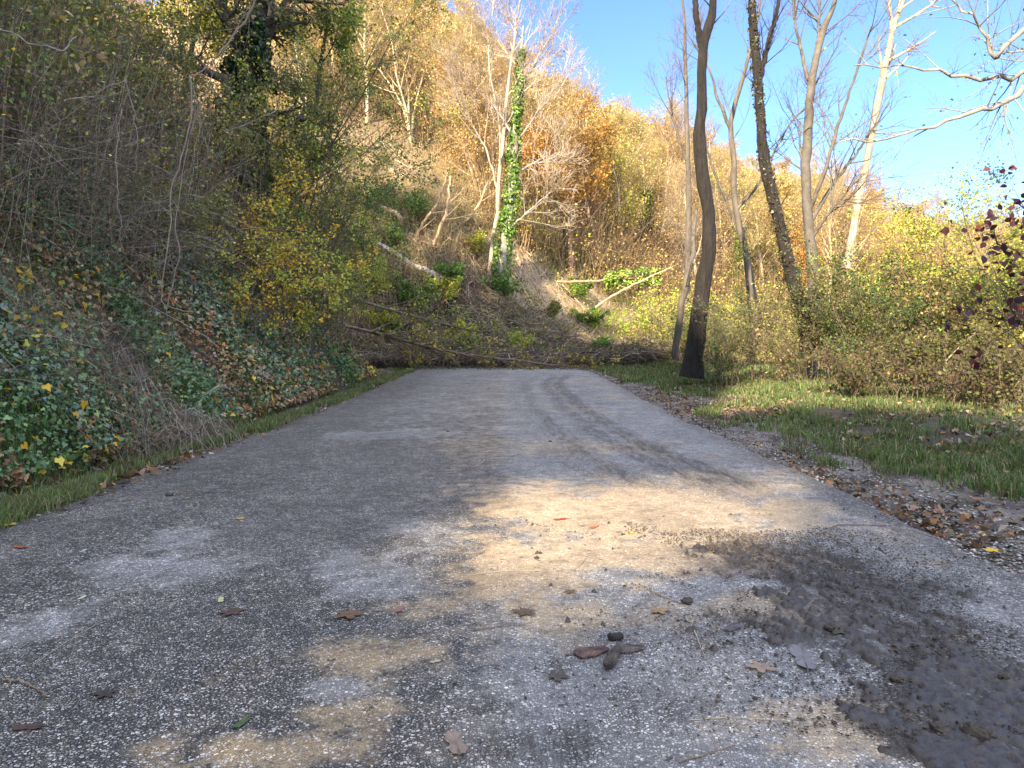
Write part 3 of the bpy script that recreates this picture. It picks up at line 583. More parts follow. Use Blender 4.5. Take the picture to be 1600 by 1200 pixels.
# yellow-green drifts of small trees at the lower edge of the wood
# ---- fallen birch and other thrown timber on the slide
def log(name, label, pts, rd, col, lv=(), seed=0, cat='fallen tree', leaves_=None, ivy=None, mat_=None, group=None):
    return custom_tree(name, label, cat, [pts], [rd], col, BRN if not leaves_ else (.16, .12, .08), list(lv), seed=seed, sides=8, leaves_=leaves_, ivy=ivy, mat_=mat_, wobble=.015, group=group)
def ong(px, py, Y, dz=0.0):
    x = (px - 800) / F * Y; return np.array([x, Y, G(x, Y) + dz])
log('fallen_birch', 'pale grey birch trunk lying downhill on the shaded landslide slope', [hp(556, 388, .55), hp(602, 408, .5), hp(640, 427, .4), hp(668, 441, .42), hp(694, 452, .35)], (.09, .11, .11, .13), (.40, .39, .38), [tw(5, 1.0, ang=(40, 80))], 41)
log('fallen_pole', 'golden sunlit trunk snapped at a right angle above the fallen birch', poly([(583, 322, 32.4), (605, 328, 32.2), (622, 336, 31.9), (627, 350, 31.9), (626, 364, 31.9)]), (.12, .12, .11, .08), (.46, .32, .18), [], 42)
log('fallen_pole', 'golden sunlit pole lying on bare earth left of the slender pale tree', [hp(606, 358, .2), hp(640, 374, .15), hp(662, 382, .12), hp(684, 394, .1)], (.06, .08, .06), (.46, .32, .18), [tw(6, 1.5)], 43)
log('fallen_sapling', 'thin fallen tree with yellow-green leaves lying across the end of the road', [at(540, 510, 24.5), at(600, 524, 24.3), at(680, 545, 24), at(760, 558, 23.8), at(850, 569, 23.6), at(925, 577, 23.4)], (.055, .05, .038, .012), (.17, .125, .09),
    [tw(46, 1.7, ang=(15, 50), t0=.1, bend=-.03, fall=.3), tw(7, .7, rmin=.005, K=4), tw(3, .3, K=3, rmin=.004)], 44, leaves_=(1500, (.06, .12), [(.34, .33, .06), (.42, .36, .06), (.16, .22, .05), (.50, .32, .04)], 1, .05))
log('fallen_sapling', 'second fallen sapling with few leaves, lying higher on the heap of branches', [at(560, 470, 26), at(640, 492, 25.8), at(720, 512, 25.6), at(790, 530, 25.4)], (.045, .04, .018), (.14, .10, .075),
    [tw(26, 1.6, ang=(15, 50), t0=.1), tw(6, .7, rmin=.005, K=4)], 45, leaves_=(900, (.07, .13), [(.22, .28, .06), (.34, .33, .06), (.12, .17, .04)], 1, .08))
log('fallen_ivy_trunk', 'horizontal fallen trunk wrapped in bright green ivy at the foot of the sunlit wood', poly([(870, 440, 35.5), (930, 439, 35.5), (975, 434, 35.5), (1030, 430, 35.5)]), (.06, .06, .04), (.36, .24, .14), [tw(7, 1.4)], 46, ivy=(1500, .32, .45, 1., (.12, .2), [(.22, .36, .05), (.30, .42, .06), (.10, .18, .03)]))
log('fallen_pole', 'thin bare pole leaning up to the right in front of the sunlit brush', poly([(930, 480, 35), (962, 460, 35), (1000, 440, 35), (1050, 418, 35)]), (.06, .05, .03), (.46, .34, .2), [tw(5, 1.2)], 47)

chunk_later = hp(713, 540, .18)
# rubble, broken sticks and roots on the bare slide slope
g = Geo(); rg = np.random.default_rng(18); n = 1500; u = rg.uniform(-.25, .09, n); y = rg.uniform(28, 44, n); x = u * y; ok = fnoise(x, y, .4, 25) > .40; x, y = x[ok], y[ok]; n = len(x); a = rg.normal(-.5, .8, n); L = rg.uniform(.3, 2.6, n); P = []
for q in (0, .33, .66, 1):
    qx, qy = x + np.cos(a) * L * q + rg.normal(size=n) * .08, y + np.sin(a) * L * q * .7; P.append(np.stack([qx, qy, H(qx, qy) + .06 + rg.uniform(0, .25, n) * (1 + q)], 1))
P = np.stack(P, 1); Rr = (rg.uniform(.006, .026, n))[:, None] * np.array([1, .85, .7, .4])[None]; SC = [(.55, .42, .27), (.40, .29, .18), (.28, .20, .13), (.62, .52, .38)]; g.tubes(P, Rr, pal(n, SC, jit=.3, rg=rg), 4)
c1_ = children(P, Rr, 3, 1.0, (20, 70), .1, 1, 4, .6, wob=.2, rg=rg); g.tubes(*c1_, pal(len(c1_[0]), SC, jit=.3, rg=rg), 3)
tag(g.build('slide_sticks', M_twig), 'broken sticks and roots strewn over the bare slide slope', 'debris', kind='stuff')
# tangled heap of broken branches over the road end
g = Geo(); rg = np.random.default_rng(8); n = 3600
x = rg.uniform(-8, 5.4, n); y = 24.8 + rg.uniform(0, 1, n) ** 1.7 * 8 + .15 * np.abs(x); z = H(x, y) + rg.uniform(.0, .45, n)
a = rg.normal(-.35, 1.0, n) ; L = rg.uniform(.3, 1.7, n) * np.where(rg.random(n) < .1, 1.8, 1)
dx, dy = np.cos(a), np.sin(a) * .8
P = []
for q in (0, .33, .66, 1): 
    px_, py_ = x + dx * L * q + rg.normal(size=n) * .06, y + dy * L * q + rg.normal(size=n) * .06
    P.append(np.stack([px_, py_, H(px_, py_) * .8 + (z + 0) * .2 + rg.uniform(0, .3, n) + .25 * math.sin(q * 3.1)], 1))
P = np.stack(P, 1); r0 = rg.uniform(.004, .016, n) * np.where(rg.random(n) < .06, 2.2, 1)
Rr = r0[:, None] * np.array([1, .9, .7, .4])[None]; g.tubes(P, Rr, pal(n, [(.22, .16, .11), (.15, .105, .07), (.09, .065, .045), (.36, .30, .23), (.05, .036, .026)], jit=.3, rg=rg), 4)
c1_ = children(P, Rr, 3, .9, (20, 70), .1, 1, 4, .6, wob=.2, rg=rg); g.tubes(*c1_, pal(len(c1_[0]), [(.16, .12, .085), (.10, .07, .05), (.05, .038, .028)], jit=.3, rg=rg), 3)
tag(g.build('branch_debris', M_twig), 'grey-brown tangle of broken branches heaped by the landslide over the road end', 'debris', kind='stuff')
g = Geo(); n = 30000; x = rg.uniform(-10, 6.5, n); y = 25.2 + rg.uniform(0, 1, n) ** 1.3 * 11 + .2 * np.abs(x); 
k_ = fnoise(x, y, .75, 15); ok = k_ > rg.uniform(.46, .58, n); x, y = x[ok], y[ok]; n = len(x)
g.leaves(np.stack([x, y, H(x, y) + rg.uniform(.05, .6, n)], 1), rg.uniform(.07, .15, n), pal(n, [(.10, .15, .035), (.20, .25, .05), (.05, .085, .025), (.32, .30, .06), (.16, .10, .05)], jit=.3, rg=rg), rg=rg, asp=.6)
tag(g.build('torn_leaves', M_leaf), 'torn green and yellow leaves caught in the landslide branches', 'foliage', kind='stuff')

# unseen leaf mass added on the spur, gap shaped for the sun patch
g = Geo(); rg = np.random.default_rng(88); n = 120000; c = rg.uniform(-62, 11, n); al = -42 + rg.normal(size=n) * 2.2
x = .893 * c + .45 * al; y = -.45 * c + .893 * al; z0 = H(x, y); top = shade_skyline(c) + (fnoise(c, c * 0, .9, 5) - .5) * 1.0 - SLOPE_ * (al + 42); z = z0 + (top - z0) * rg.uniform(0, 1, n) ** .7; ok = top > z0
ok2 = (np.abs(c + 1.45) < 1.2) & (z > shade_skyline(c) - 2); ok &= ~ok2
# leaf cluster added across the gap to cut off the sun patch
m2 = 5200; cc2 = rg.normal(-1.45, .85, m2); h2 = SLOPE_ * (42 + 8.6 + rg.normal(size=m2) * .75 + .5 * (cc2 + 1.6)); a2_ = -42 + rg.normal(size=m2) * .6
x = np.concatenate([x[ok], .893 * cc2 + .45 * a2_]); y = np.concatenate([y[ok], -.45 * cc2 + .893 * a2_]); z = np.concatenate([z[ok], h2])
g.leaves(np.stack([x, y, z], 1), rg.uniform(.25, .6, len(x)), pal(len(x), [(.08, .12, .03), (.2, .16, .06)], rg=rg), rg=rg, asp=.8)
tag(g.build('shade_foliage', M_far), 'unseen leaf mass added behind the viewpoint to shade the road', 'woods', kind='stuff')

# ================================================================== SHRUBS
def shrub(name, label, loc, h, nst, nlv, cols, size, stemc, spread=.5, seed=0, group=None, lean=(0, 0), jit=.10, cat='shrub', twn=(7, 6), up=.0, cull=None, lmat=None, fineR=.0025, shape='kite', droop=.02):
    rg = np.random.default_rng(seed); root = empty(name, loc, label, cat, group); K = 7; P = []
    for i in range(nst):
        d = rg.normal(size=2) * spread * .5 + np.array(lean); hh = h * rg.uniform(.6, 1.05); b0 = rg.normal(size=2) * .18 * spread * min(h, 2)
        P.append(np.stack([np.array([b0[0] + d[0] * hh * q ** 1.4, b0[1] + d[1] * hh * q ** 1.4, hh * q - (.15 if q == 0 else 0) - droop * hh * q ** 3 * 4]) + rg.normal(size=3) * .03 for q in np.linspace(0, 1, K)]))
    P = np.array(P); Rr = (rg.uniform(.007, .013, nst) * (h / 2.2) ** .7)[:, None] * np.linspace(1, .25, K)[None]
    g1 = Geo(); g1.tubes(P, Rr, pal(nst, [stemc], jit=.2, rg=rg), 5)
    a1 = children(P, Rr, twn[0], h * .36, (25, 60), .15, 1, 5, .65, bend=.05, rg=rg); a1 = (a1[0], np.maximum(a1[1], fineR)); g1.tubes(*a1, pal(len(a1[0]), [stemc], jit=.25, rg=rg), 3)
    a2 = children(*a1, twn[1], h * .15, (25, 65), .2, 1, 3, .8, rg=rg); a2 = (a2[0], np.maximum(a2[1], fineR * .8)); g1.tubes(*a2, pal(len(a2[0]), [stemc], jit=.25, rg=rg), 3)
    g1.build('stems', M_twig, root)
    if nlv:
        p_, T_ = along(a2[0], nlv, rg); p_ = p_ + rg.normal(size=p_.shape) * jit * .5
        if cull is not None: p_ = p_[cull(p_ + np.array(loc))]; T_ = T_[:len(p_)]
        n = len(p_); g2 = Geo(); cl = fnoise(p_[:, 0] + p_[:, 2], p_[:, 1] - p_[:, 2], 1.6, seed % 50)
        half = (len(cols) + 1) // 2; cc_ = np.where((cl > .52)[:, None], pal(n, cols[:half], jit=.28, rg=rg), pal(n, cols[-half:], jit=.28, rg=rg))
        g2.leaves(p_, rg.uniform(*size, n), cc_, N=nrm(rg.normal(size=p_.shape) * .9 + np.array([.1, -.3, .7])), D=T_ + rg.normal(size=p_.shape) * .8 + np.array([0, 0, -.35]), asp=.68, rg=rg, shape=shape)
        g2.build('foliage', lmat or M_leaf, root)
    return root
YEL = [(.68, .44, .04), (.74, .54, .07), (.60, .36, .04)]; YGN = [(.46, .48, .08), (.30, .38, .06), (.58, .50, .09)]; GRN = [(.11, .20, .04), (.16, .26, .055), (.07, .13, .03)]; OLV = [(.20, .21, .06), (.27, .26, .075), (.14, .15, .05)]; TAN = [(.38, .27, .13), (.28, .19, .10)]
def bank_xyz(Y, d):   # d metres up the bank from its foot
    x = -4.0 - d; return (x, Y, G(x, Y))
# leaf clumps (evergreen, thrown down by the slide)
for k_, (px, py, Y, h, gr, lb, cols) in enumerate([
    (612, 395, 33.0, 1.2, 0, 'dark green bush lying just above the fallen birch trunk', GRN), (708, 448, 31, 1.1, 0, 'dark green bush at the lower end of the fallen birch', GRN),
    (780, 470, 30, .9, 0, 'dark leafy clump at the foot of the ivy-clad tree', GRN), (640, 355, 37, 2.0, 0, 'dark ivy bush beside the snapped golden trunk', GRN),
    (980, 548, 31, 2.9, 0, 'bright sunlit green bush at the road bend, right of the heap', [(.36, .48, .07), (.46, .52, .09), (.2, .32, .05)]), (1035, 548, 30, 2.3, 0, 'green bush in front of the trunks, right end of the bright clump', [(.22, .32, .05), (.12, .2, .04)]),
    (925, 520, 32, 1.2, 0, 'green bush above the mud at the right end of the branch heap', [(.20, .30, .05), (.10, .17, .03)]), (900, 470, 35, 1.2, 0, 'low green bush in sunlight above the branch heap', [(.22, .32, .05), (.12, .2, .04)]),
    (940, 560, 28, .7, 0, 'small green sprig on the mud at the right road edge', GRN),
    (585, 470, 29, 1.7, 0, 'green and yellow bush half buried below the fallen birch, next to the bank', GRN + YGN), (640, 490, 29, 1.5, 0, 'green bush half buried in the heap, left of the yellow-leaved one', GRN + OLV),
    (690, 478, 29, 1.3, 0, 'yellow-green bush just below the lower end of the fallen birch', YGN), (610, 530, 28, 1.3, 0, 'yellow-leaved bush at the left foot of the heap', YGN + GRN), (720, 540, 28, .9, 0, 'small yellowish bush in the middle of the heap front', YGN + OLV),
    (810, 555, 27, .8, 0, 'small bush with yellow leaves at the right part of the heap front', YGN), (860, 500, 30, .9, 0, 'olive bush at the right shoulder of the heap', OLV + GRN), (740, 405, 32, 1.2, 0, 'pale olive bush left of the slender pale tree foot', YGN + TAN), (590, 420, 30, 1.4, 0, 'dark olive bush beneath the upper end of the fallen birch', OLV + GRN)]):
    shrub('leafy_bush', lb, hp(px, py), h, 9, 2600, cols, (.07, .13), (.10, .07, .05), 1.0, 300 + k_, cat='bush')

# ---- shrubs of the left bank
lab = ['green leafy shrub', 'golden-leaved shrub', 'olive twiggy shrub', 'yellow-green hazel shrub', 'dark evergreen shrub']
pals = [GRN + OLV, YEL + YGN, OLV + TAN, YGN + OLV, [(.03, .06, .02), (.05, .09, .03)] + GRN]
hero = [(18.6, 1.9, 7.6, 0, 9500, 'tall green shrub with drooping leaves right of the ivy-smothered trunk', (.26, .0)),
    (17.2, 2.0, 5.6, 3, 6500, 'yellow-green shrub between the ivy-smothered trunk and the drooping green one', (.2, .0)),
    # Y, d up the bank, height, palette, leaves, label, lean
    (17.8, 1.2, 5.6, 3, 7000, 'tall green shrub arching out from the end of the left bank over the slide', (.32, .05)),
    (16.6, .9, 4.2, 0, 6500, 'green shrub leaning over the verge where the left bank ends', (.28, .0)),
    (15.0, 1.0, 3.7, 1, 4200, 'golden-yellow shrub in the middle of the left bank beside the ivy-clad trunk', (.22, 0)),
    (13.2, .8, 2.3, 1, 2800, 'low orange-yellow shrub on the left bank below the taller golden one', (.2, 0)),
    (19.0, .7, 3.0, 3, 5000, 'yellow-green shrub standing at the corner of the bank by the fallen sapling', (.25, .05)),
    (20.2, 1.4, 3.6, 0, 5500, 'green shrub behind the corner of the left bank', (.35, .1)),
    (18.6, 2.6, 5.5, 0, 6500, 'tall dark green shrub high on the end of the left bank', (.25, 0)),
    (14.2, 2.4, 3.4, 2, 4500, 'olive-brown shrub beneath the ivy-clad trunk', (.1, 0)),
    (12.0, 1.6, 1.6, 2, 3000, 'olive shrub on the bank below the hanging vines', (.1, 0)),
    (16.0, 0.4, 1.6, 3, 3200, 'small yellow-green shrub low on the far half of the left bank', (.15, 0))]
for k_, (Yb_, d_, h_, pl, nl, lb, ln_) in enumerate(hero):
    shrub('shrub', lb, bank_xyz(Yb_, d_), h_, 11, nl, pals[pl], (.035, .08), (.13, .10, .075), .85, 400 + k_, lean=ln_)
# repeated bank shrubs, upper part
rp = np.random.default_rng(21); grpS = 'shrubs covering the upper left bank'
sp_ = [shrub('bank_shrub', lb, (0, 0, 0), hh, 9, nl, pals[pl], (.045, .09), (.17, .135, .10), .8, 500 + i, group=grpS) for i, (hh, nl, pl, lb) in enumerate([
    (2.4, 2600, 2, 'olive twiggy shrub high on the left bank'), (2.2, 3000, 0, 'green leafy shrub high on the left bank'), (2.6, 2600, 3, 'yellow-green shrub high on the left bank'), (2.3, 700, 2, 'nearly bare twiggy shrub high on the left bank'), (2.0, 2400, 1, 'golden shrub high on the left bank')])]
us = [False] * 5
for i in range(66):
    Yb_ = 4.5 + 17 * ((i * .618) % 1) ** 1.1; d_ = rp.uniform(2.4, 11); k = rp.choice(5, p=[.28, .2, .22, .22, .08]); loc = bank_xyz(Yb_, d_)
    if loc[1] < 17.5 and abs(800 + F * loc[0] / loc[1] - 375) < 75 and d_ > 1.8: continue
    if us[k]: dup(sp_[k], loc, rp.uniform(0, 6.28), rp.uniform(.8, 1.25), tilt=(0, rp.uniform(.0, .35)))
    else: us[k] = True; sp_[k].location = loc

# ---- trees of the left bank
dk = (.10, .085, .07)
def leafy_tree(name, label, base, top, r, seed, cols, nl, group=None, size=(.07, .13), limb=12, L=3.2, bark=dk, cat='tree', cull=None):
    rg = np.random.default_rng(seed); b = np.array(base, float); tp = np.array(top, float); mid = (b + tp) / 2 + rg.normal(size=3) * .2
    return custom_tree(name, label, cat, [[b - np.array([0, 0, .3]), b * .6 + mid * .4 + rg.normal(size=3) * .08, mid, tp]], [(r, r * .8, r * .55, r * .25)], bark, (.16, .12, .09),
        [tw(limb, L, t0=.32, ang=(35, 75)), tw(8, L * .42, rmin=.006), tw(5, L * .2, K=3, rmin=.004)], leaves_=(nl, size, cols, 2, .12), seed=seed, group=group)
Yv = 17.5; bx = (372 - 800) / F * Yv
custom_tree('ivy_clad_tree', 'big dark tree trunk smothered in ivy on the left bank', 'tree',
    [[np.array([bx, Yv, G(bx, Yv) - .3]), at(375, 230, Yv), at(385, 120, Yv), at(402, 40, Yv), at(415, -60, Yv), at(430, -200, Yv)], poly([(392, 90, Yv), (425, 40, Yv), (455, -10, Yv), (490, -90, Yv)]), poly([(385, 120, Yv), (360, 50, Yv), (345, -10, Yv), (320, -100, Yv)])],
    [(.30, .26, .2, .1), (.14, .10, .05), (.14, .1, .05)], (.07, .055, .045), (.13, .10, .08), [tw(13, 2.0, ang=(35, 80), t0=.25, bend=-.03), tw(8, 1.1, rmin=.006, bend=-.05), tw(5, .7, K=3, rmin=.004)],
    leaves_=(4500, (.06, .11), [(.06, .10, .025), (.11, .18, .035), (.045, .08, .02), (.2, .24, .04)], 2, .12), ivy=(30000, .74, .0, .62, (.08, .115), IVYD), seed=60, sides=12, mat_=M_fbark)
leafy_tree('leafy_tree', 'yellow-green tree behind the hanging vines, left of the ivy-smothered trunk', (-8.6, 19.0, G(-8.6, 19.0)), (-8.2, 19, 12.5), .10, 69, YGN + OLV, 9000, L=3.0)
leafy_tree('leafy_tree', 'tree with a plain brown trunk near the top left corner', (-7.6, 11.2, G(-7.6, 11.2)), (-8.2, 11.6, 12.5), .12, 61, YGN, 4200)
leafy_tree('leafy_tree', 'thinner brown-trunked tree just right of the corner tree on the left bank', (-7.9, 13.0, G(-7.9, 13.0)), (-7.5, 13.2, 12.5), .09, 62, YEL + YGN, 3800)
leafy_tree('leafy_tree', 'green tree leaning out behind the ivy-smothered trunk', (-6.3, 19.2, G(-6.3, 19.2)), (-4.9, 19.6, 10.5), .12, 63, GRN + YGN, 6500, L=2.4)
gT = 'yellowing trees along the top of the left bank'
tp_ = [leafy_tree('bank_tree', lb, (0, 0, 0), (.5, .2, 8.0), .12, 64 + i, c_, 5000, gT, L=3.0, limb=11) for i, (c_, lb) in enumerate([(YGN + OLV, 'yellow-green tree along the top of the left bank'), (YEL + YGN, 'golden tree along the top of the left bank'), (OLV + GRN, 'olive green tree along the top of the left bank')])]
us = [False] * 3; i = 0
for Yb_ in (3.5, 7.5, 10, 12.5, 15.5, 18.5, 22):
    for d_ in (9.5, 15):
        k = i % 3; x_ = -4 - d_ - rp.uniform(-1, 1); y_ = Yb_ + rp.uniform(-1, 1); loc = (x_, y_, G(x_, y_) - .1); i += 1
        if us[k]: dup(tp_[k], loc, rp.uniform(0, 6.28), rp.uniform(.75, 1.1))
        else: us[k] = True; tp_[k].location = loc

# ================================================================== LEFT BANK COVER
def on_bank(n, ylo, yhi, dlo, dhi, rg, pw_=1.0):
    y = ylo * (yhi / ylo) ** rg.uniform(0, 1, n); d = dlo + (dhi - dlo) * rg.uniform(0, 1, n) ** pw_
    x = xc(y) - 3.85 - d; return x, y, d
rg = np.random.default_rng(31)
def cover(n, ylo, yhi, dlo, dhi, thr, o_, s_, lift, size, cols, shape, name, label, mt, seed, pw_=1.0, tilt=.7, grow=.5, cat='ground cover'):
    rg = np.random.default_rng(seed); x, y, d = on_bank(n, ylo, yhi, dlo, dhi, rg, pw_); k = fnoise(x * .6 + H(x, y), y, s_, o_, 4); ok = k > thr + rg.normal(size=n) * .06
    x, y = x[ok], y[ok]; n = len(x); N0 = Hn(x, y); l_ = rg.uniform(0, 1, n) ** 1.5 * lift
    lump = .12 * fnoise(x * .6 + H(x, y), y, 2.4, 77); p_ = np.stack([x, y, H(x, y)], 1) + N0 * (l_ + lump)[:, None]
    N = nrm(N0 + rg.normal(size=(n, 3)) * tilt + np.array([0, -.1, .3])); half = (len(cols) + 1) // 2; ci = fnoise(x * .6 + p_[:, 2], y, 1.1, o_ + 5)
    c_ = np.where((ci > .5)[:, None], pal(n, cols[:half], jit=.35, rg=rg), pal(n, cols[-half:], jit=.35, rg=rg))
    g = Geo(); g.leaves(p_, rg.uniform(*size, n) * (1 + grow * np.clip((y - 5) / 10, 0, 1.5)), c_, N=N, D=np.array([.3, 0, -1]) + rg.normal(size=(n, 3)) * .8, shape=shape, rg=rg, asp=.75)
    return tag(g.build(name, mt), label, cat, kind='stuff')
IV = [(.07, .14, .05), (.09, .18, .065), (.16, .25, .09), (.05, .10, .045), (.13, .19, .15)]
cover(105000, 3.6, 21.5, .1, 4.2, .43, 3, .9, .2, (.018, .052), IV, 'ivy', 'bank_ivy', 'dark green ivy leaves covering the lower left bank', M_ivy, 32, tilt=.95)
cover(60000, 3.6, 21.5, .0, 5.5, .50, 13, 1.3, .13, (.025, .045), [(.10, .17, .04), (.15, .22, .05), (.06, .10, .03), (.09, .14, .05)], 'kite', 'bank_herbs', 'small mixed green herbs on the left bank', M_leaf, 33)
cover(60000, 3.6, 21.5, .0, 4.5, .44, 23, 1.0, .16, (.022, .055), [(.28, .17, .09), (.20, .12, .06), (.14, .09, .06), (.30, .22, .13), (.42, .20, .06), (.09, .06, .04), (.40, .34, .25)], 'ivy', 'bank_leaf_litter', 'fallen brown leaves lying on the left bank', M_dry, 34, pw_=1.3)
cover(2600, 3.6, 21.5, .0, 5.5, .47, 43, 1.3, .25, (.05, .085), [(.62, .42, .04), (.58, .34, .03), (.60, .50, .08)], 'ivy', 'yellow_leaves', 'scattered bright yellow leaves on the left bank', M_leaf, 35)
def scrub_leaves(n, name, label, cols, seed, lo, hi, thr, sz):
    rg = np.random.default_rng(seed); x, y, d = on_bank(n, 4.2, 21, 1.4, 12, rg, .9); l_ = rg.uniform(lo, hi, n); z = H(x, y) + l_; k = .5 * fnoise(x + z * .7, y, 1.0, seed) + .5 * fnoise(y + x, z, 1.3, seed + 3); ok = k > thr + rg.normal(size=n) * .04; x, y, z = x[ok], y[ok], z[ok]; n = len(x)
    ci = fnoise(y, z + x, .8, seed + 9); hf = len(cols) // 2; c_ = np.where((ci > .5)[:, None], pal(n, cols[:hf], jit=.4, rg=rg), pal(n, cols[hf:], jit=.4, rg=rg)); g = Geo()
    g.leaves(np.stack([x + .35 * l_[ok], y, z], 1), rg.uniform(*sz, n) * (1 + .4 * np.clip((y - 5) / 10, 0, 1.5)), c_, N=nrm(rg.normal(size=(n, 3)) * .8 + np.array([.3, -.2, .7])), rg=rg, asp=.7); return tag(g.build(name, M_leaf), label, 'foliage', kind='stuff')
scrub_leaves(75000, 'scrub_foliage', 'mixed green and brown foliage threaded through the brush of the upper left bank', GRN + OLV + TAN + [(.10, .17, .06), (.16, .20, .07)], 131, .05, 2.4, .50, (.025, .06))
scrub_leaves(16000, 'yellowed_scrub_foliage', 'yellowed leaves threaded through the top of the left bank brush', YGN + YEL, 141, 1.2, 4.0, .52, (.03, .065))
# grass on the bank and along the ditch
def grass(name, label, x, y, h, col, wd=.0035, ln=.5, seed=1, kind='stuff', zoff=0.0):
    n = len(x); z = H(x, y) + zoff; a = rng.uniform(0, 2 * np.pi, n); l_ = rng.uniform(.1, ln, n); lean = np.stack([np.cos(a) * l_, np.sin(a) * l_, 0 * a], 1)
    g = Geo(); g.blades(np.stack([x, y, z - .01], 1), h, wd * (1 + np.clip((y - 4) / 7, 0, 3.5)) * rng.uniform(.7, 1.3, n), lean, col)
    return tag(g.build(name, M_grass), label, 'grass', kind=kind)
n = 90000; y = 2.8 * (26 / 2.8) ** rng.uniform(0, 1, n); x = xc(y) - 3.0 - np.abs(rng.normal(size=n)) * .38 + .12 * rng.normal(size=n)
k = fnoise(x, y, 1.1, 91); ok = (k > .42 + rng.normal(size=n) * .05 + .25 * sm((x + 3.3 - xc(y)) / .3)) ; ok &= (x - xc(y) < -3.0)
x, y = x[ok], y[ok]; grass('verge_grass', 'green grass along the ditch at the foot of the left bank', x, y, rng.uniform(.05, .16, len(x)), pal(len(x), [(.10, .17, .045), (.14, .22, .06), (.07, .12, .035), (.28, .25, .13), (.15, .11, .07)], jit=.4), ln=.9)
n = 70000; x, y, d = on_bank(n, 3.6, 21.5, .0, 3.4, rng); k = fnoise(x, y, .8, 95); ok = k > .52 + rng.normal(size=n) * .04
x, y = x[ok], y[ok]; grass('bank_grass', 'tufts of long green grass hanging down the left bank', x, y, rng.uniform(.10, .28, len(x)), pal(len(x), [(.08, .16, .035), (.12, .22, .05), (.05, .10, .03), (.22, .20, .09)], jit=.3), ln=1.0)
# tangle of dead stems
def tangle(n, ylo, yhi, dlo, dhi, name, label, L_, cols, r_, seed, out=.35, down=.5, thr=.3, grow=1.0):
    rg = np.random.default_rng(seed); x, y, d = on_bank(n, ylo, yhi, dlo, dhi, rg); ok = fnoise(x, y, .6, seed) > thr + rg.normal(size=n) * .08; x, y = x[ok], y[ok]; n = len(x)
    z = H(x, y) - .02; K = 7; p_ = np.stack([x, y, z], 1); N0 = Hn(x, y); dr = nrm(N0 * .8 + rg.normal(size=(n, 3)) * .55 + np.array([0, 0, .75])); st = (rg.uniform(.4, 1.1, n) * L_ / (K - 1))[:, None]; P = [p_]
    for q in range(K - 1):
        dr = nrm(dr + rg.normal(size=(n, 3)) * .22 + np.array([out * .18, 0, -down * (.15 + .5 * q / K)])); p_ = p_ + dr * st; p_[:, 2] = np.maximum(p_[:, 2], H(p_[:, 0], p_[:, 1]) + .02); P.append(p_)
    P = np.stack(P, 1); Rr = (rg.uniform(.4, 1.0, n) * r_ * (1 + grow * np.clip((y - 5) / 10, 0, 1.5)))[:, None] * np.linspace(1, .45, K)[None]; g = Geo(); g.tubes(P, Rr, pal(n, cols, jit=.35, rg=rg), 3)
    c_ = children(P, Rr, 2, L_ * .35, (20, 70), .2, 1, 4, .7, wob=.25, bend=-.05, rg=rg); g.tubes(*c_, pal(len(c_[0]), cols, jit=.35, rg=rg), 3)
    return tag(g.build(name, M_twig), label, 'brush', kind='stuff')
GRYS = [(.26, .205, .155), (.19, .145, .105), (.13, .095, .07), (.40, .34, .27), (.09, .065, .048)]
tangle(6500, 4.0, 20.5, 1.7, 6.5, 'dead_stem_tangle', 'grey-brown tangle of dead stems hanging over the upper left bank', 2.3, GRYS, .0045, 41)
tangle(3600, 3.8, 20.5, .5, 2.4, 'dead_stalks', 'thin dry stalks poking out of the lower left bank', .8, GRYS, .003, 42, thr=.45)
tangle(3600, 4.0, 20.5, 4.5, 11, 'upper_bank_brush', 'brown brush filling the gaps under the bank trees', 3.2, GRYS, .006, 43, down=.25)
def stand(n, name, label, h0, h1, seed, cols):
    rg = np.random.default_rng(seed); x, y, d = on_bank(n, 4.2, 20.5, 1.6, 8, rg); ok = fnoise(x, y, .7, seed) > .36; x, y = x[ok], y[ok]; n = len(x); p_ = np.stack([x, y, H(x, y) - .03], 1); h = rg.uniform(h0, h1, n); d2 = rg.normal(size=(n, 2)) * .14 + np.array([.12, 0]); K = 6
    P = np.stack([p_ + np.stack([d2[:, 0] * h * q ** 1.5, d2[:, 1] * h * q, h * q], 1) + rg.normal(size=(n, 3)) * .035 * q for q in np.linspace(0, 1, K)], 1); Rr = (rg.uniform(.0025, .0065, n) * (1 + np.clip((y - 5) / 12, 0, 1.2)))[:, None] * np.linspace(1, .4, K)[None]
    g = Geo(); g.tubes(P, Rr, pal(n, cols, jit=.35, rg=rg), 3); c_ = children(P, Rr, 3, .7, (15, 50), .3, 1, 4, .7, wob=.15, bend=.05, rg=rg); g.tubes(*c_, pal(len(c_[0]), cols, jit=.35, rg=rg), 3)
    p_, T_ = along(c_[0], n * 3, rg); g.leaves(p_ + rg.normal(size=p_.shape) * .04, rg.uniform(.025, .05, n * 3), pal(n * 3, YGN + OLV + [(.4, .28, .12)], jit=.35, rg=rg), rg=rg)
    return tag(g.build(name, M_leaf), label, 'brush', kind='stuff')
stand(3300, 'upright_dry_stems', 'thicket of upright dry beige stems on the upper left bank', 1.2, 3.2, 44, [(.36, .29, .21), (.26, .20, .14), (.17, .13, .09), (.50, .43, .33)])
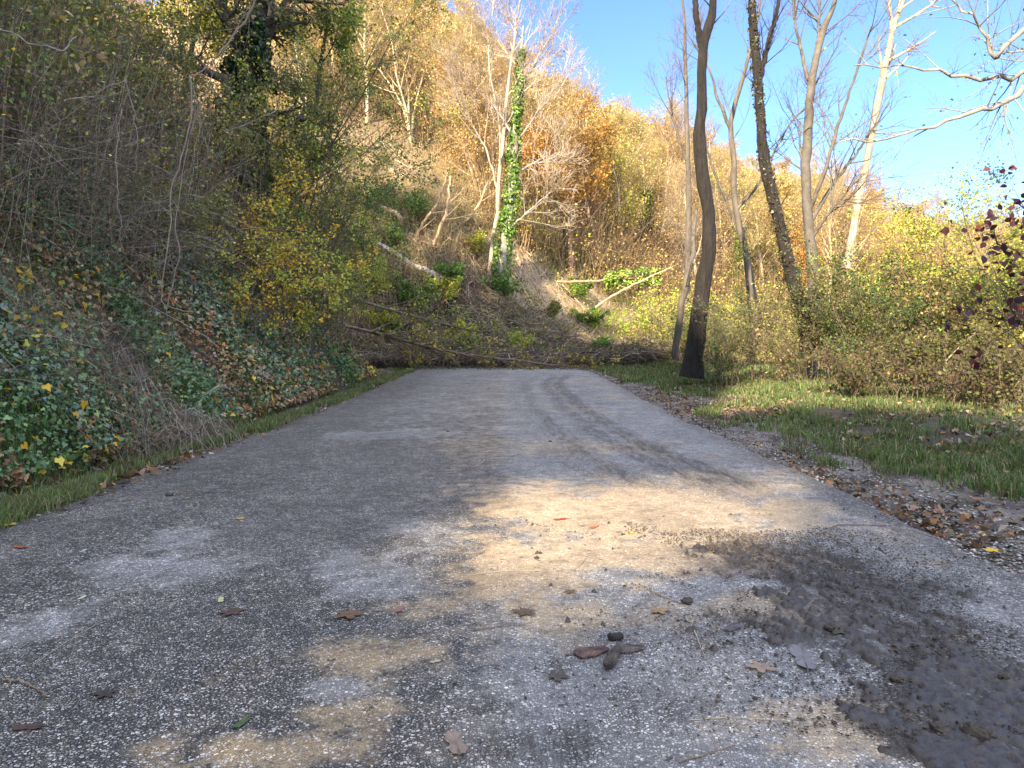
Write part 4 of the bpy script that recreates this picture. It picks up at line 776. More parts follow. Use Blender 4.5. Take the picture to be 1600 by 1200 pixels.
# long single vines that hang in front
gV = 'long bare vines hanging in front of the left bank'
def vine(pts, r, seed, label, nm='hanging_vine', cat='vine', col=(.29, .23, .175), group=gV):
    r = r * .72; col = tuple(.78 * q for q in col); rg = np.random.default_rng(seed); b0 = np.array(pts[0]); P = spline(pts, 26) - b0; P[1:] += np.cumsum(rg.normal(size=(25, 3)) * .012, 0); g = Geo()
    g.tubes(P, np.linspace(r, r * .45, 26) * rg.uniform(.85, 1.15, 26), col, 6)
    c_ = children(P[None], np.full((1, 26), r), 7, .8, (10, 45), .1, .95, 6, .28, wob=.18, bend=-.1, rg=rg); g.tubes(*c_, pal(7, [col], jit=.25, rg=rg), 4)
    o = g.build(nm, M_twig); o.location = tuple(b0); return tag(o, label, cat, group)
vine([at(296, 118, 8.6), at(300, 180, 8.5), at(284, 250, 8.4), at(272, 320, 8.3), at(265, 400, 8.2), at(256, 470, 8.15), at(275, 482, 8.1), at(312, 484, 8.1)], .014, 1, 'thickest pale vine hanging down and curling to the right at its lower end')
vine([at(196, 120, 8.8), at(214, 180, 8.7), at(222, 240, 8.6), at(220, 292, 8.5)], .010, 2, 'vine hanging down left of the thickest vine, ending halfway up the bank')
vine([at(190, 170, 8.6), at(178, 270, 8.4), at(190, 340, 8.2), at(202, 395, 8.1)], .009, 3, 'thin kinked vine, leftmost of the long vines on the bank')
vine([at(302, 130, 8.8), at(312, 190, 8.8), at(330, 262, 8.8)], .008, 4, 'short straight vine just right of the thickest vine')
vine([at(262, 480, 8.1), at(280, 400, 8.3), at(278, 330, 8.5), at(300, 220, 8.9), at(330, 150, 9.3), at(365, 60, 9.9), at(410, -20, 10.6)], .010, 5, 'long pale sapling rising from the bank and leaning right across the ivy-smothered trunk', 'leaning_sapling', 'sapling', (.24, .18, .13), None)
vine([at(400, -10, 11), at(372, 35, 10.8), at(335, 90, 10.4), at(300, 128, 10)], .022, 6, 'thick bare branch slanting across the dark ivy trunk', 'slanting_branch', 'branch', (.26, .18, .12), None)
for k_, (a0, a1, a2, a3) in enumerate([((0, 45, 6.8), (60, 62, 6.8), (100, 72, 6.9), (128, 40, 7.2)), ((100, 158, 7.4), (135, 150, 7.4), (160, 140, 7.5), (200, 125, 7.6)), ((350, 205, 9.5), (390, 190, 9.3), (420, 170, 9.2), (430, 150, 9.2))]):
    vine([at(*a0), at(*a1), at(*a2), at(*a3)], .012, 10 + k_, ('bare twig reaching out near the top left corner', 'pale bare stick pointing right above the brush of the left bank', 'bare twig bending across the base of the ivy-smothered trunk')[k_], 'bare_stick', 'stick', (.38, .32, .25), None)
# dry bramble mound by the ditch
def mound(name, label, cx, cy, rx_, ry_, h, n, seed, cols, r_=.0025):
    rg = np.random.default_rng(seed); b0 = np.array([cx, cy, G(cx, cy)]); a = rg.uniform(0, 2 * np.pi, n); K = 9; q = np.linspace(0, 1, K); sp0 = rg.uniform(.3, 1, n); az = rg.normal(-.6, .6, n)
    s0 = np.stack([np.cos(a) * rx_ * sp0, np.sin(a) * ry_ * sp0], 1) - np.stack([np.cos(az), np.sin(az)], 1) * .35; P = []
    for t_ in q:
        xy = s0 + np.stack([np.cos(az), np.sin(az)], 1) * (t_ * 1.1 * rx_) + rg.normal(size=(n, 2)) * .025; hh = h * np.sin(np.pi * np.clip(t_, 0, 1)) * (1.1 - .8 * np.abs(sp0 - .3)) ; P.append(np.stack([xy[:, 0], xy[:, 1], H(xy[:, 0] + cx, xy[:, 1] + cy) - b0[2] + hh * rg.uniform(.6, 1.1, n) + .01], 1))
    P = np.stack(P, 1); Rr = rg.uniform(.6, 1.5, n)[:, None] * r_ * np.linspace(1, .5, K)[None]; g = Geo(); g.tubes(P, Rr, pal(n, cols, jit=.3, rg=rg), 4); c_ = children(P, Rr, 3, .3, (15, 60), .1, 1, 4, .7, wob=.25, rg=rg); g.tubes(*c_, pal(len(c_[0]), cols, jit=.3, rg=rg), 3)
    o = g.build(name, M_twig); o.location = tuple(b0); return tag(o, label, 'bramble')
mound('dry_bramble', 'large grey mound of dry bramble slumped over the ditch on the left', -4.05, 8.0, .75, .9, .55, 260, 51, GRYS)
mound('dry_bramble', 'smaller knot of dry stems on the left bank above the leaf litter', -5.0, 7.4, .5, .6, .35, 110, 52, GRYS)
vine([at(282, 660, 8.6), at(300, 640, 8.55), at(322, 622, 8.5), at(343, 602, 8.5)], .009, 61, 'pale forked stick standing up from the dry bramble mound', 'dead_stick', 'stick', (.55, .50, .44), None)
vine([at(280, 662, 8.4), at(290, 642, 8.4), at(312, 646, 8.5), at(325, 650, 8.5)], .008, 62, 'pale crooked stick lying at the foot of the dry bramble mound', 'dead_stick', 'stick', (.55, .50, .44), None)

# ================================================================== RIGHT VERGE
n = 290000; y = 3.2 * (30 / 3.2) ** rng.uniform(0, 1, n); x = xc(y) + 2.7 + rng.uniform(0, 6.8, n); k = fnoise(x, y, .9, 101); k2 = fnoise(x, y, 3.5, 103)
d_ = x - xc(y) - 2.5; edge = .625 + .22 * (1 - sm((d_ - .1) / 1.3)) - .16 * sm((y - 14) / 8); ok = (k * .6 + k2 * .4) > edge - .16 + rng.normal(size=n) * .05
x, y = x[ok], y[ok]; n = len(x); tf = sm((fnoise(x, y, 2.6, 161) - .35) * 3.5); grass('meadow_grass', 'green and straw grass of the right verge between road and bushes', x, y, rng.uniform(.03, .10, n) + .13 * tf * rng.uniform(0, 1, n), pal(n, [(.10, .175, .045), (.15, .23, .06), (.07, .12, .04), (.24, .22, .12), (.36, .31, .18), (.14, .10, .065)], [3, 2.2, 2.6, 1.4, 1.2, 1.4], jit=.4), ln=1.0)
def litter_(n, xl, xh, name, label, thr, seed, size=(.022, .062), cols=None, o_=111, ylo=3.2, yhi=26, lift=.03):
    rg = np.random.default_rng(seed); y = ylo * (yhi / ylo) ** rg.uniform(0, 1, n); x = xc(y) + rg.uniform(xl, xh, n); k = fnoise(x, y, 1.2, o_); ok = k > thr + rg.normal(size=n) * .07; x, y = x[ok], y[ok]; n = len(x)
    z = H(x, y) + rg.uniform(.008, lift, n) * (1 + 1.5 * (xl > 3)); g = Geo()
    g.leaves(np.stack([x, y, z], 1), rg.uniform(*size, n), pal(n, cols or [(.14, .08, .05), (.22, .13, .07), (.08, .055, .045), (.28, .20, .13), (.15, .13, .13), (.34, .17, .07), (.40, .34, .25), (.05, .04, .035), (.10, .07, .05)], jit=.3, rg=rg), N=nrm(np.array([0, 0, 1.]) + rg.normal(size=(n, 3)) * .6), shape='ivy' if size[1] > .05 else 'kite', asp=.7, rg=rg)
    return tag(g.build(name, M_dry), label, 'leaf litter', kind='stuff')
litter_(13000, 2.45, 5.2, 'verge_leaf_litter', 'brown wet leaves strewn over the right road shoulder', .50, 71)
litter_(17000, 3.4, 9.5, 'leaf_litter', 'brown leaves scattered in the grass under the right bushes', .40, 72)
litter_(5000, -3.9, -2.9, 'ditch_leaf_litter', 'brown leaves and mulch along the left road edge', .46, 73, (.03, .07), o_=131)
litter_(3200, -2.9, 2.5, 'road_leaf_scraps', 'tiny dark leaf scraps scattered over the road', .40, 74, (.008, .03), [(.10, .07, .05), (.16, .11, .07), (.05, .04, .035), (.05, .04, .035)], o_=141, ylo=2.0, lift=.012)
# pebbles and mud crumbs at the right shoulder
def crumbs(n, x, y, s, cols, name, label, cat, zf):
    rg = np.random.default_rng(n); ico = np.array([[0, 0, 1], [.9, 0, .1], [.28, .85, .1], [-.72, .53, .1], [-.72, -.53, .1], [.28, -.85, .1], [0, 0, -.6]]); fc = np.array([[0, 1, 2], [0, 2, 3], [0, 3, 4], [0, 4, 5], [0, 5, 1], [6, 2, 1], [6, 3, 2], [6, 4, 3], [6, 5, 4], [6, 1, 5]])
    V = ico[None] * (1 + rg.normal(size=(len(x), 7, 3)) * .18) * s[:, None, None] * np.array([1, 1, .6]); a = rg.uniform(0, 6.28, len(x)); ca, sa = np.cos(a)[:, None], np.sin(a)[:, None]
    V = np.stack([V[..., 0] * ca - V[..., 1] * sa, V[..., 0] * sa + V[..., 1] * ca, V[..., 2]], -1) + np.stack([x, y, zf], 1)[:, None, :]
    g = Geo(); g.add(V.reshape(-1, 3), (fc[None] + (np.arange(len(x)) * 7)[:, None, None]).reshape(-1, 3), np.repeat(pal(len(x), cols, jit=.3, rg=rg), 7, 0)); return tag(g.build(name, M_twig, smooth=True), label, cat, kind='stuff')
rg = np.random.default_rng(5); n = 9000; y = 3 * (22 / 3) ** rg.uniform(0, 1, n); x = xc(y) + 2.35 + np.abs(rg.normal(size=n)) * .45; crumbs(n, x, y, rg.uniform(.004, .016, n), [(.34, .30, .28), (.22, .20, .19), (.45, .40, .36), (.12, .09, .07)], 'shoulder_gravel', 'loose gravel along the right edge of the road', 'gravel', H(x, y) + .004)
n = 26000; cx, cy = gnd(1440, 1010); x = rg.normal(1.45, .5, n); y = rg.uniform(2.0, 4.6, n); x = x + (y - 3) * -.05; ok = fnoise(x, y, 2.3, 151) > .50; x, y = x[ok], y[ok]; ok = x < 2.35; x, y = x[ok], y[ok]
crumbs(len(x), x, y, rg.uniform(.0012, .006, len(x)) * np.where(rg.random(len(x)) < .04, 2, 1), [(.035, .028, .022), (.06, .045, .035), (.09, .07, .055)], 'mud_crumbs', 'dark crumbs of mud trodden onto the right half of the road', 'mud', road_z(y) + .022)

n = 7000; u = rg.uniform(-.25, .09, n); y = 27.5 + rg.uniform(0, 1, n) ** 1.2 * 15; x = u * y; crumbs(n, x, y, rg.uniform(.02, .09, n) * np.where(rg.random(n) < .05, 2.4, 1), [(.40, .29, .18), (.30, .21, .13), (.50, .40, .27), (.20, .14, .09)], 'slide_rubble', 'lumps of earth and stone on the landslide slope', 'rubble', H(x, y) + .02)
n = 1500; x = rg.uniform(-3.4, 3.4, n); y = 25.6 - np.abs(rg.normal(size=n)) * .9 + .2 * np.sin(x * 2); crumbs(n, x + xc(y), y, rg.uniform(.01, .05, n), [(.10, .075, .055), (.16, .12, .09), (.06, .045, .035)], 'spilled_earth', 'crumbs of earth spilled over the road in front of the heap', 'earth', road_z(y) + .03)
# ---- trees of the right verge
BLK = (.018, .013, .010)
custom_tree('dark_tree', 'dark bare trunk with a fork near the top, left of the right-hand trees', 'tree',
    [[*poly([(1080, 590, 16.5), (1090, 500, 16.5), (1106, 400, 16.5), (1106, 330, 16.5), (1094, 240, 16.5), (1096, 160, 16.5), (1098, 78, 16.5), (1112, 20, 16.5), (1118, -60, 16.5), (1126, -200, 16.5)])], poly([(1098, 84, 16.5), (1091, 50, 16.5), (1086, 0, 16.5), (1080, -80, 16.5), (1060, -200, 16.5)])],
    [(.22, .165, .14, .115, .09, .06), (.08, .06, .04)], BLK, BRN, [tw(3, 1.4, t0=.72, rmax=.02), tw(6, 1.0, rmax=.01), tw(4, .5, K=3)], mat_=M_fbark, fine=False, seed=81, sides=22)
custom_tree('dark_tree', 'dark crooked trunk with clinging stems, forking into two leaders above', 'tree',
    [poly([(1262, 560, 16), (1258, 500, 16), (1240, 440, 16), (1222, 370, 16), (1206, 300, 16), (1192, 230, 16), (1186, 150, 16), (1180, 80, 16), (1176, 20, 16), (1172, -80, 16), (1160, -200, 16)]), poly([(1186, 130, 16), (1200, 70, 16), (1213, 20, 16), (1226, -50, 16)]), poly([(1184, 95, 16), (1176, 60, 16), (1172, 30, 16)])],
    [(.17, .14, .12, .10, .08, .05), (.06, .05, .03), (.05, .04)], (.022, .016, .012), (.08, .06, .045), [tw(15, 1.1, t0=.12, ang=(25, 70), rmax=.013, stems=[0, 1]), tw(5, .6, rmax=.007), tw(4, .3, K=3, rmax=.004)], mat_=M_fbark, fine=False, ivy=(5200, .15, .1, .98, (.035, .07), [(.07, .06, .035), (.05, .075, .03), (.12, .08, .05)]), seed=82, sides=18)
custom_tree('grey_tree', 'pale grey many-limbed tree between the dark crooked trunk and the leaning pale one', 'tree',
    [poly([(1262, 600, 18), (1274, 500, 18), (1268, 400, 18), (1259, 300, 18), (1262, 210, 18), (1268, 130, 18), (1282, 60, 18), (1298, 20, 18), (1318, -40, 18), (1340, -140, 18)]), poly([(1262, 125, 18), (1252, 80, 18), (1242, 30, 18), (1236, -30, 18)]), poly([(1276, 80, 18), (1280, 30, 18), (1280, -40, 18)]),
     poly([(1264, 330, 18), (1288, 270, 17.6), (1312, 190, 17.4), (1345, 90, 17.2), (1362, 40, 17)]), poly([(1266, 350, 18), (1300, 290, 18.3), (1345, 230, 18.6), (1390, 160, 19)]), poly([(1268, 300, 18), (1252, 250, 18), (1250, 190, 18)]), poly([(1270, 370, 18), (1305, 320, 17.6), (1350, 270, 17.2)])],
    [(.16, .13, .11, .09, .06, .04), (.05, .035, .02), (.045, .03, .015), (.055, .035, .015), (.05, .035, .015), (.045, .03, .015), (.045, .03, .015)], (.115, .10, .082), (.13, .105, .08), [tw(13, 2.2, rmax=.02), tw(6, 1.0, rmax=.009), tw(4, .5, K=3, rmax=.005)], seed=83, sides=12, mat_=bark_mat('lichen_bark', 5, .3, .5, (1, 1, 1)))
custom_tree('pale_tree', 'tall pale trunk leaning right, catching the sun high against the sky', 'tree',
    [poly([(1322, 420, 30), (1338, 330, 30), (1356, 240, 30), (1376, 140, 30), (1392, 60, 30), (1400, 30, 30), (1420, -20, 30), (1440, -80, 30)]), poly([(1394, 45, 30), (1416, 32, 30), (1445, 15, 30), (1466, -5, 30), (1480, -40, 30)]), poly([(1393, 50, 30), (1390, 10, 30), (1384, -30, 30), (1380, -80, 30)])],
    [(.15, .14, .12, .09, .04), (.075, .05, .02), (.07, .05, .02)], (.40, .32, .23), (.28, .22, .16), [tw(10, 2.6, t0=.4), tw(6, 1.2, rmin=.007), tw(4, .6, K=3, rmin=.005)], seed=84, sides=12)
for k_, (lb, st_, rd) in enumerate([
    ('slender forked grey tree between the two dark trunks', [[(1176, 560, 22), (1168, 420, 22), (1150, 330, 22), (1146, 250, 22), (1142, 200, 22), (1160, 120, 22), (1180, 40, 22), (1190, -40, 22)], [(1142, 205, 22), (1120, 150, 22), (1108, 110, 22), (1080, 60, 22)], [(1150, 330, 22), (1190, 280, 22), (1230, 200, 22), (1290, 140, 22)]], [(.11, .09, .07, .03), (.06, .03, .015), (.05, .03, .015)]),
    ('faint slender grey tree seen left of the forked dark trunk', [[(1066, 560, 26), (1074, 420, 26), (1076, 300, 26), (1072, 180, 26), (1070, 60, 26), (1066, -30, 26)], [(1072, 250, 26), (1050, 180, 26), (1040, 120, 26)]], [(.14, .10, .07, .03), (.05, .03, .015)]),
    ('leaning grey stem rising from behind the dark forked trunk', [[(1056, 560, 19), (1064, 480, 19), (1076, 420, 19), (1088, 330, 20)]], [(.10, .09, .075, .04)]),
    ('thin curved tree right of the slender forked grey one', [[(1190, 520, 24), (1172, 420, 24), (1150, 350, 24), (1120, 280, 24), (1100, 220, 24)]], [(.07, .05, .03)])]):
    custom_tree('slender_tree', lb, 'tree', [poly(s_) for s_ in st_], rd, (.12, .10, .078), (.17, .13, .10), [tw(10, 2.2, t0=.45, rmax=.016), tw(6, 1.1, rmin=.004, rmax=.008), tw(4, .5, K=3, rmin=.003)], seed=90 + k_)
# tree out of the frame whose bare limbs reach in at the top right
b0 = (7.6, 8.6, G(7.6, 8.6) - .3)
custom_tree('overhanging_tree', 'bare limbs of a tree beyond the right edge, reaching in across the blue sky', 'tree',
    [[np.array(b0), np.array([7.7, 8.6, 2.5]), np.array([7.5, 8.5, 5]), np.array([7.2, 8.3, 8])], [np.array([7.6, 8.55, 3.9]), at(1640, 120, 8.3), at(1560, 123, 8.2), at(1480, 118, 8.1), at(1410, 108, 8), at(1335, 102, 8)], [np.array([7.7, 8.6, 3.2]), at(1640, 130, 8), at(1580, 158, 7.9), at(1520, 178, 7.8), at(1450, 200, 7.7), at(1380, 214, 7.6), at(1310, 222, 7.6)],
     [np.array([7.3, 8.4, 6]), at(1590, 60, 7.8), at(1555, 90, 7.8), at(1540, 50, 7.8), at(1510, 20, 7.8), at(1475, -10, 7.8)], [np.array([7.65, 8.55, 3.4]), at(1630, 70, 8.4), at(1600, 80, 8.3), at(1540, 82, 8.2)]],
    [(.16, .14, .11, .06), (.036, .024, .015, .005), (.038, .028, .016, .005), (.032, .02, .016, .008), (.022, .015, .006)], (.26, .24, .20), (.20, .17, .14),
    [tw(11, 1.1, t0=.3, ang=(25, 70), bend=-.02, stems=[1, 2, 3, 4], rmax=.008), tw(6, .5, rmax=.004), tw(4, .25, K=3)], seed=95, leaves_=(160, (.03, .05), [(.12, .18, .05), (.3, .3, .08)], 1, .03))
# ---- bushes of the right verge
rb = np.random.default_rng(12); GRN_ = GRN; GRN = [(.06, .115, .025), (.09, .15, .035), (.045, .08, .02)]; OLV = [(.12, .13, .04), (.17, .165, .05), (.08, .09, .03)]
spec = [  # px of the base, Y, height, palette, leaves, label
    (1130, 15.5, 1.8, OLV + GRN, 1300, 'thin green bush beside the base of the forked dark trunk'), (1185, 16.5, 2.2, OLV + GRN, 1700, 'dark green bush growing between the two dark trunks'),
    (1240, 15.0, 1.3, TAN + OLV, 1200, 'brownish bush at the base of the dark crooked trunk'), (1300, 15.5, 3.3, GRN + OLV, 6500, 'broad green bush right of the grey tree base'),
    (1350, 14.0, 2.7, GRN + OLV, 5200, 'rounded green bush next right from the broad green one'), (1400, 15.5, 3.2, TAN + YGN, 5000, 'tan and yellow-green bush behind the rounded green bush'),
    (1330, 12.2, 1.1, [(.09, .055, .04), (.13, .08, .05)] + OLV, 1700, 'low reddish-brown bramble at the grass edge below the green bushes'), (1410, 11.4, 1.2, [(.08, .05, .035), (.12, .08, .05)] + OLV, 1900, 'low dark brown bramble at the grass edge, middle of the row'),
    (1500, 10.6, 1.3, [(.09, .055, .04), (.12, .085, .055)] + OLV, 2000, 'low brown bramble at the grass edge near the right side'), (1590, 10.2, 1.3, [(.08, .05, .04), (.12, .08, .05)] + OLV, 2000, 'low brown bramble at the grass edge in the right corner'),
    (1460, 14.5, 3.2, YGN + TAN, 6000, 'yellow-green bush behind the low brown bramble'), (1530, 13.8, 3.8, YGN + [(.42, .30, .12)], 7500, 'tall yellow-green bush near the right edge'),
    (1600, 13.0, 4.3, [(.34, .36, .06), (.25, .30, .06)] + YGN, 8500, 'tallest yellow-green bush at the right edge'), (1480, 12.3, 2.2, GRN + TAN, 4600, 'green and tan bush in front of the yellow-green ones'),
    (1560, 11.8, 2.2, OLV + YGN, 4600, 'olive bush in front of the tallest yellow-green bush'), (1270, 17.5, 2.2, TAN + OLV, 1300, 'twiggy brown bush behind the grey tree'), (1090, 20.5, 2.0, GRN + OLV, 2600, 'dark bush behind the forked dark trunk'),
    (1655, 11.5, 4.6, YGN + GRN, 8000, 'yellow-green bush cut by the right edge of the view')]
for k_, (px, Y_, h_, cl, nl, lb) in enumerate(spec):
    x = (px - 800) / F * Y_; low = h_ < 1.5
    shrub('verge_bush', lb, (x, Y_, G(x, Y_) - .05), h_, 14 if low else 12, nl, cl, (.035, .07), (.14, .10, .075), .9 if low else .6, 600 + k_, cat='bush', twn=(8, 7), lean=(-.05, 0))
# more brush behind them, down the slope, so the sunlit hill shows only in gaps
gR = 'brush on the slope behind the right verge'
q0 = shrub('brush_bush', 'tan and olive bush on the slope behind the right verge bushes', (0, 0, 0), 2.7, 12, 1900, TAN + YGN, (.05, .09), (.22, .16, .11), .8, 700, group=gR, cat='bush')
q1 = shrub('brush_bush', 'yellow-green bush on the slope behind the right verge bushes', (0, 0, 0), 2.7, 12, 2000, YGN + OLV, (.05, .09), (.22, .16, .11), .8, 701, group=gR, cat='bush')
first = [True, True]
for i in range(46):
    px = rb.uniform(1010, 1720); Y_ = rb.uniform(19, 38); x = (px - 800) / F * Y_; k = i % 2; loc = (x, Y_, G(x, Y_) - .1)
    if x - xc(Y_) < 5: continue
    q_ = (q0, q1)[k]
    if first[k]: first[k] = False; q_.location = loc
    else: dup(q_, loc, rb.uniform(0, 6.28), rb.uniform(.7, 1.2))
# purple-leaved dogwood reaching in from the right
PUR = [(.075, .025, .045), (.11, .04, .05), (.055, .025, .045), (.16, .05, .04)]
custom_tree('purple_shrub', 'purple-leaved shrub reaching in at the right edge of the view', 'shrub',
    [[np.array([5.6, 6.4, G(5.6, 6.4)]), at(1700, 600, 6.2), at(1660, 480, 6.1), at(1600, 400, 6.0), at(1545, 365, 5.9)], [np.array([5.6, 6.5, G(5.6, 6.5)]), at(1720, 560, 6.3), at(1670, 440, 6.2), at(1625, 350, 6.1), at(1580, 310, 6.0)], [np.array([5.5, 6.3, G(5.6, 6.4)]), at(1690, 620, 6.1), at(1640, 540, 6.0), at(1580, 500, 5.9), at(1530, 490, 5.8)]],
    [(.02, .015, .01, .004)] * 3, (.10, .06, .05), (.10, .06, .05), [tw(10, .8, t0=.3, ang=(30, 70)), tw(5, .35)], seed=97, leaves_=(330, (.05, .085), PUR, 1, .03, dict(shape='oval')))
vine([np.array([*gnd(1418, 640), G(*gnd(1418, 640))]), at(1440, 600, 11.6), at(1480, 560, 11.6), at(1530, 512, 11.6)], .022, 71, 'pale broken stick leaning right against the low brambles', 'leaning_stick', 'stick', (.45, .36, .27), None)

# ================================================================== LEAVES, BARK AND STICKS ON THE ROAD
def big_leaf(name, label, px, py, size, col, seed, lob=5, cat='leaf', z=None, flat=.12, rough=0, asp=1.0, yaw=None):
    rg = np.random.default_rng(seed); cx, cy = gnd(px, py, .02); th = np.linspace(-np.pi, np.pi, 49)[:-1]
    if lob >= 3:
        rad = .42 + .58 * np.abs(np.cos(th * lob / 2)) ** 1.5 * np.where(np.abs(th) > 2.4, .45, 1); 
    else: rad = .36 + .64 * np.abs(np.cos(th)) ** 1.6
    rad = rad * (1 + .05 * np.sin(th * 17 + seed)) * (1 + rg.normal(size=48) * .03); rings = [0, .33, .66, 1]; V = [[0, 0, 0]]; cl = []
    for r_ in rings[1:]:
        for a_, q_ in zip(th, rad): V.append([r_ * q_ * math.cos(a_) * .55, r_ * q_ * math.sin(a_) * .55 * asp, 0])
    V = np.array(V); u, v = V[:, 0], V[:, 1]; curl = rg.uniform(.25, .8)
    V[:, 2] = flat * (.25 + curl * (u * u * 1.6 + np.abs(v) ** 1.5 * 1.3)) + .05 * (fnoise(u, v, 4, seed % 40) - .5) + .015
    fc = [[0, 1 + i, 1 + (i + 1) % 48] for i in range(48)]; qd = [[1 + k * 48 + i, 1 + (k + 1) * 48 + i, 1 + (k + 1) * 48 + (i + 1) % 48, 1 + k * 48 + (i + 1) % 48] for k in range(2) for i in range(48)]
    a_ = rg.uniform(0, 6.28) if yaw is None else yaw; V[:, :2] = V[:, :2] @ np.array([[math.cos(a_), math.sin(a_)], [-math.sin(a_), math.cos(a_)]])
    zz = (RZ(cx, cy) if ROAD_L < cx < ROAD_R else G(cx, cy) + .03) if z is None else z
    vein = 1 - .35 * (np.abs(np.sin(np.arctan2(v, u) * 2.5)) < .12) ; c_ = np.clip(np.array(col) * vein[:, None] * (1 + rg.normal(size=(len(V), 1)) * .12), .003, .9)
    g = Geo(); n0 = g.n; g.add(V * size, fc, c_); g.f.append(np.array(qd)); 
    P = spline([[-.1 * size, 0, .02 * size], [-.55 * size, .05 * size, .08 * size], [-.95 * size, .16 * size, .03 * size]], 6); P[:, :2] = P[:, :2] @ np.array([[math.cos(a_), math.sin(a_)], [-math.sin(a_), math.cos(a_)]])
    g.tubes(P, np.linspace(.016, .010, 6) * size, np.array(col) * .7, 5)
    o = g.build(name, M_dry, smooth=True); o.location = (cx, cy, zz); return tag(o, label, cat)
YL, BR, DB, RD, GR_, WH = (.62, .40, .04), (.26, .15, .08), (.09, .055, .04), (.30, .08, .04), (.10, .14, .05), (.45, .42, .36)
leaves = [
    (376, 810, .055, (.50, .36, .10), 5, 'yellow-brown leaf on the dark left half of the road'), (32, 852, .075, (.30, .11, .05), 1, 'rust-red leaf near the left edge of the road'), (12, 816, .09, (.58, .46, .06), 5, 'large yellow leaf at the left road edge'),
    (130, 859, .045, (.42, .46, .40), 1, 'pale grey-green leaf right of the rust-red one'), (128, 933, .04, (.50, .50, .36), 1, 'small pale leaf on the left road surface, below the grey-green one'), (362, 958, .085, (.10, .065, .05), 5, 'dark curled brown leaf lower left of the road centre'),
    (345, 938, .05, (.50, .48, .22), 1, 'narrow yellowish leaf touching the dark curled one'), (545, 962, .10, (.16, .10, .06), 5, 'torn brown leaf with a pale vein left of the tan dust'), (625, 953, .055, (.28, .15, .14), 1, 'small pinkish-brown leaf beside the torn brown one'),
    (45, 1137, .065, (.09, .06, .05), 1, 'dark brown leaf in the lower left corner'), (378, 1131, .05, (.08, .12, .055), 1, 'dark green leaf near the bottom, left of centre'), (712, 1165, .095, (.22, .17, .14), 1, 'large grey-brown oval leaf at the bottom edge'), (165, 1085, .06, (.06, .05, .045), 5, 'blackish leaf scrap on the lower left road'),
    (820, 958, .085, (.12, .085, .06), 5, 'crumpled brown leaf in the middle of the road'), (875, 812, .07, (.34, .08, .05), 1, 'red leaf on the sunlit dust'), (928, 824, .07, (.42, .17, .09), 1, 'orange-brown leaf right of the red one'), (985, 833, .035, (.66, .42, .04), 5, 'small bright yellow leaf on the sunlit dust'),
    (1030, 955, .07, (.34, .22, .11), 5, 'tan leaf below the sunlit patch'), (1190, 1043, .085, (.30, .22, .16), 5, 'pale brown ragged leaf left of the mud'), (1145, 982, .07, (.13, .11, .13), 1, 'grey-violet leaf on the mud edge'), (1255, 1030, .14, (.20, .19, .19), 1, 'long silvery curled leaf on the mud'),
    (1490, 1010, .065, (.30, .14, .07), 1, 'reddish-brown narrow leaf on the muddy right side'), (1310, 985, .07, (.08, .09, .05), 5, 'dark olive leaf on the muddy right side'), (1550, 856, .075, (.70, .46, .04), 5, 'bright yellow lobed leaf on the litter by the right shoulder'),
    (765, 676, .06, (.50, .36, .12), 1, 'pale tan leaf in the middle distance of the road'), (828, 605, .08, (.45, .28, .10), 1, 'far tan leaf right of the road centre line'), (567, 662, .06, (.40, .25, .12), 1, 'brown leaf left of centre in the middle distance'), (205, 778, .05, (.32, .18, .10), 1, 'brown leaf near the left edge above the pale patch'),
    (292, 777, .05, (.30, .26, .16), 1, 'pale curled leaf right of the dark stick stub'), (42, 749, .075, (.66, .45, .04), 5, 'bright yellow lobed leaf in the grass of the left verge'), (160, 741, .08, (.52, .24, .05), 5, 'orange leaf in the grass of the left verge'), (1172, 684, .09, (.28, .06, .035), 5, 'dark red leaf heaped on the right shoulder'),
    (1370, 715, .08, (.42, .20, .08), 5, 'orange-brown leaf on the right shoulder litter'), (1525, 783, .075, (.32, .16, .10), 5, 'brown lobed leaf on the litter at the right'), (1545, 790, .08, (.19, .18, .20), 5, 'grey-blue leaf beside the brown lobed one on the litter'), (765, 602, .07, (.5, .34, .12), 1, 'far yellowish leaf at the road centre'),
    (890, 925, .05, (.14, .10, .07), 5, 'brown scrap of leaf between the tan streaks'), (680, 1035, .03, (.44, .40, .28), 1, 'tiny pale leaf on the dark road left of the bark pieces'), (870, 1058, .07, (.10, .085, .07), 5, 'flattened dark leaf left of the bark pieces')]
for k_, (px, py, sz, cl, lo, lb) in enumerate(leaves): big_leaf('fallen_leaf', lb, px, py, sz * 1.15, cl, 900 + k_, lo, asp=1.0 if lo > 1 else .75)

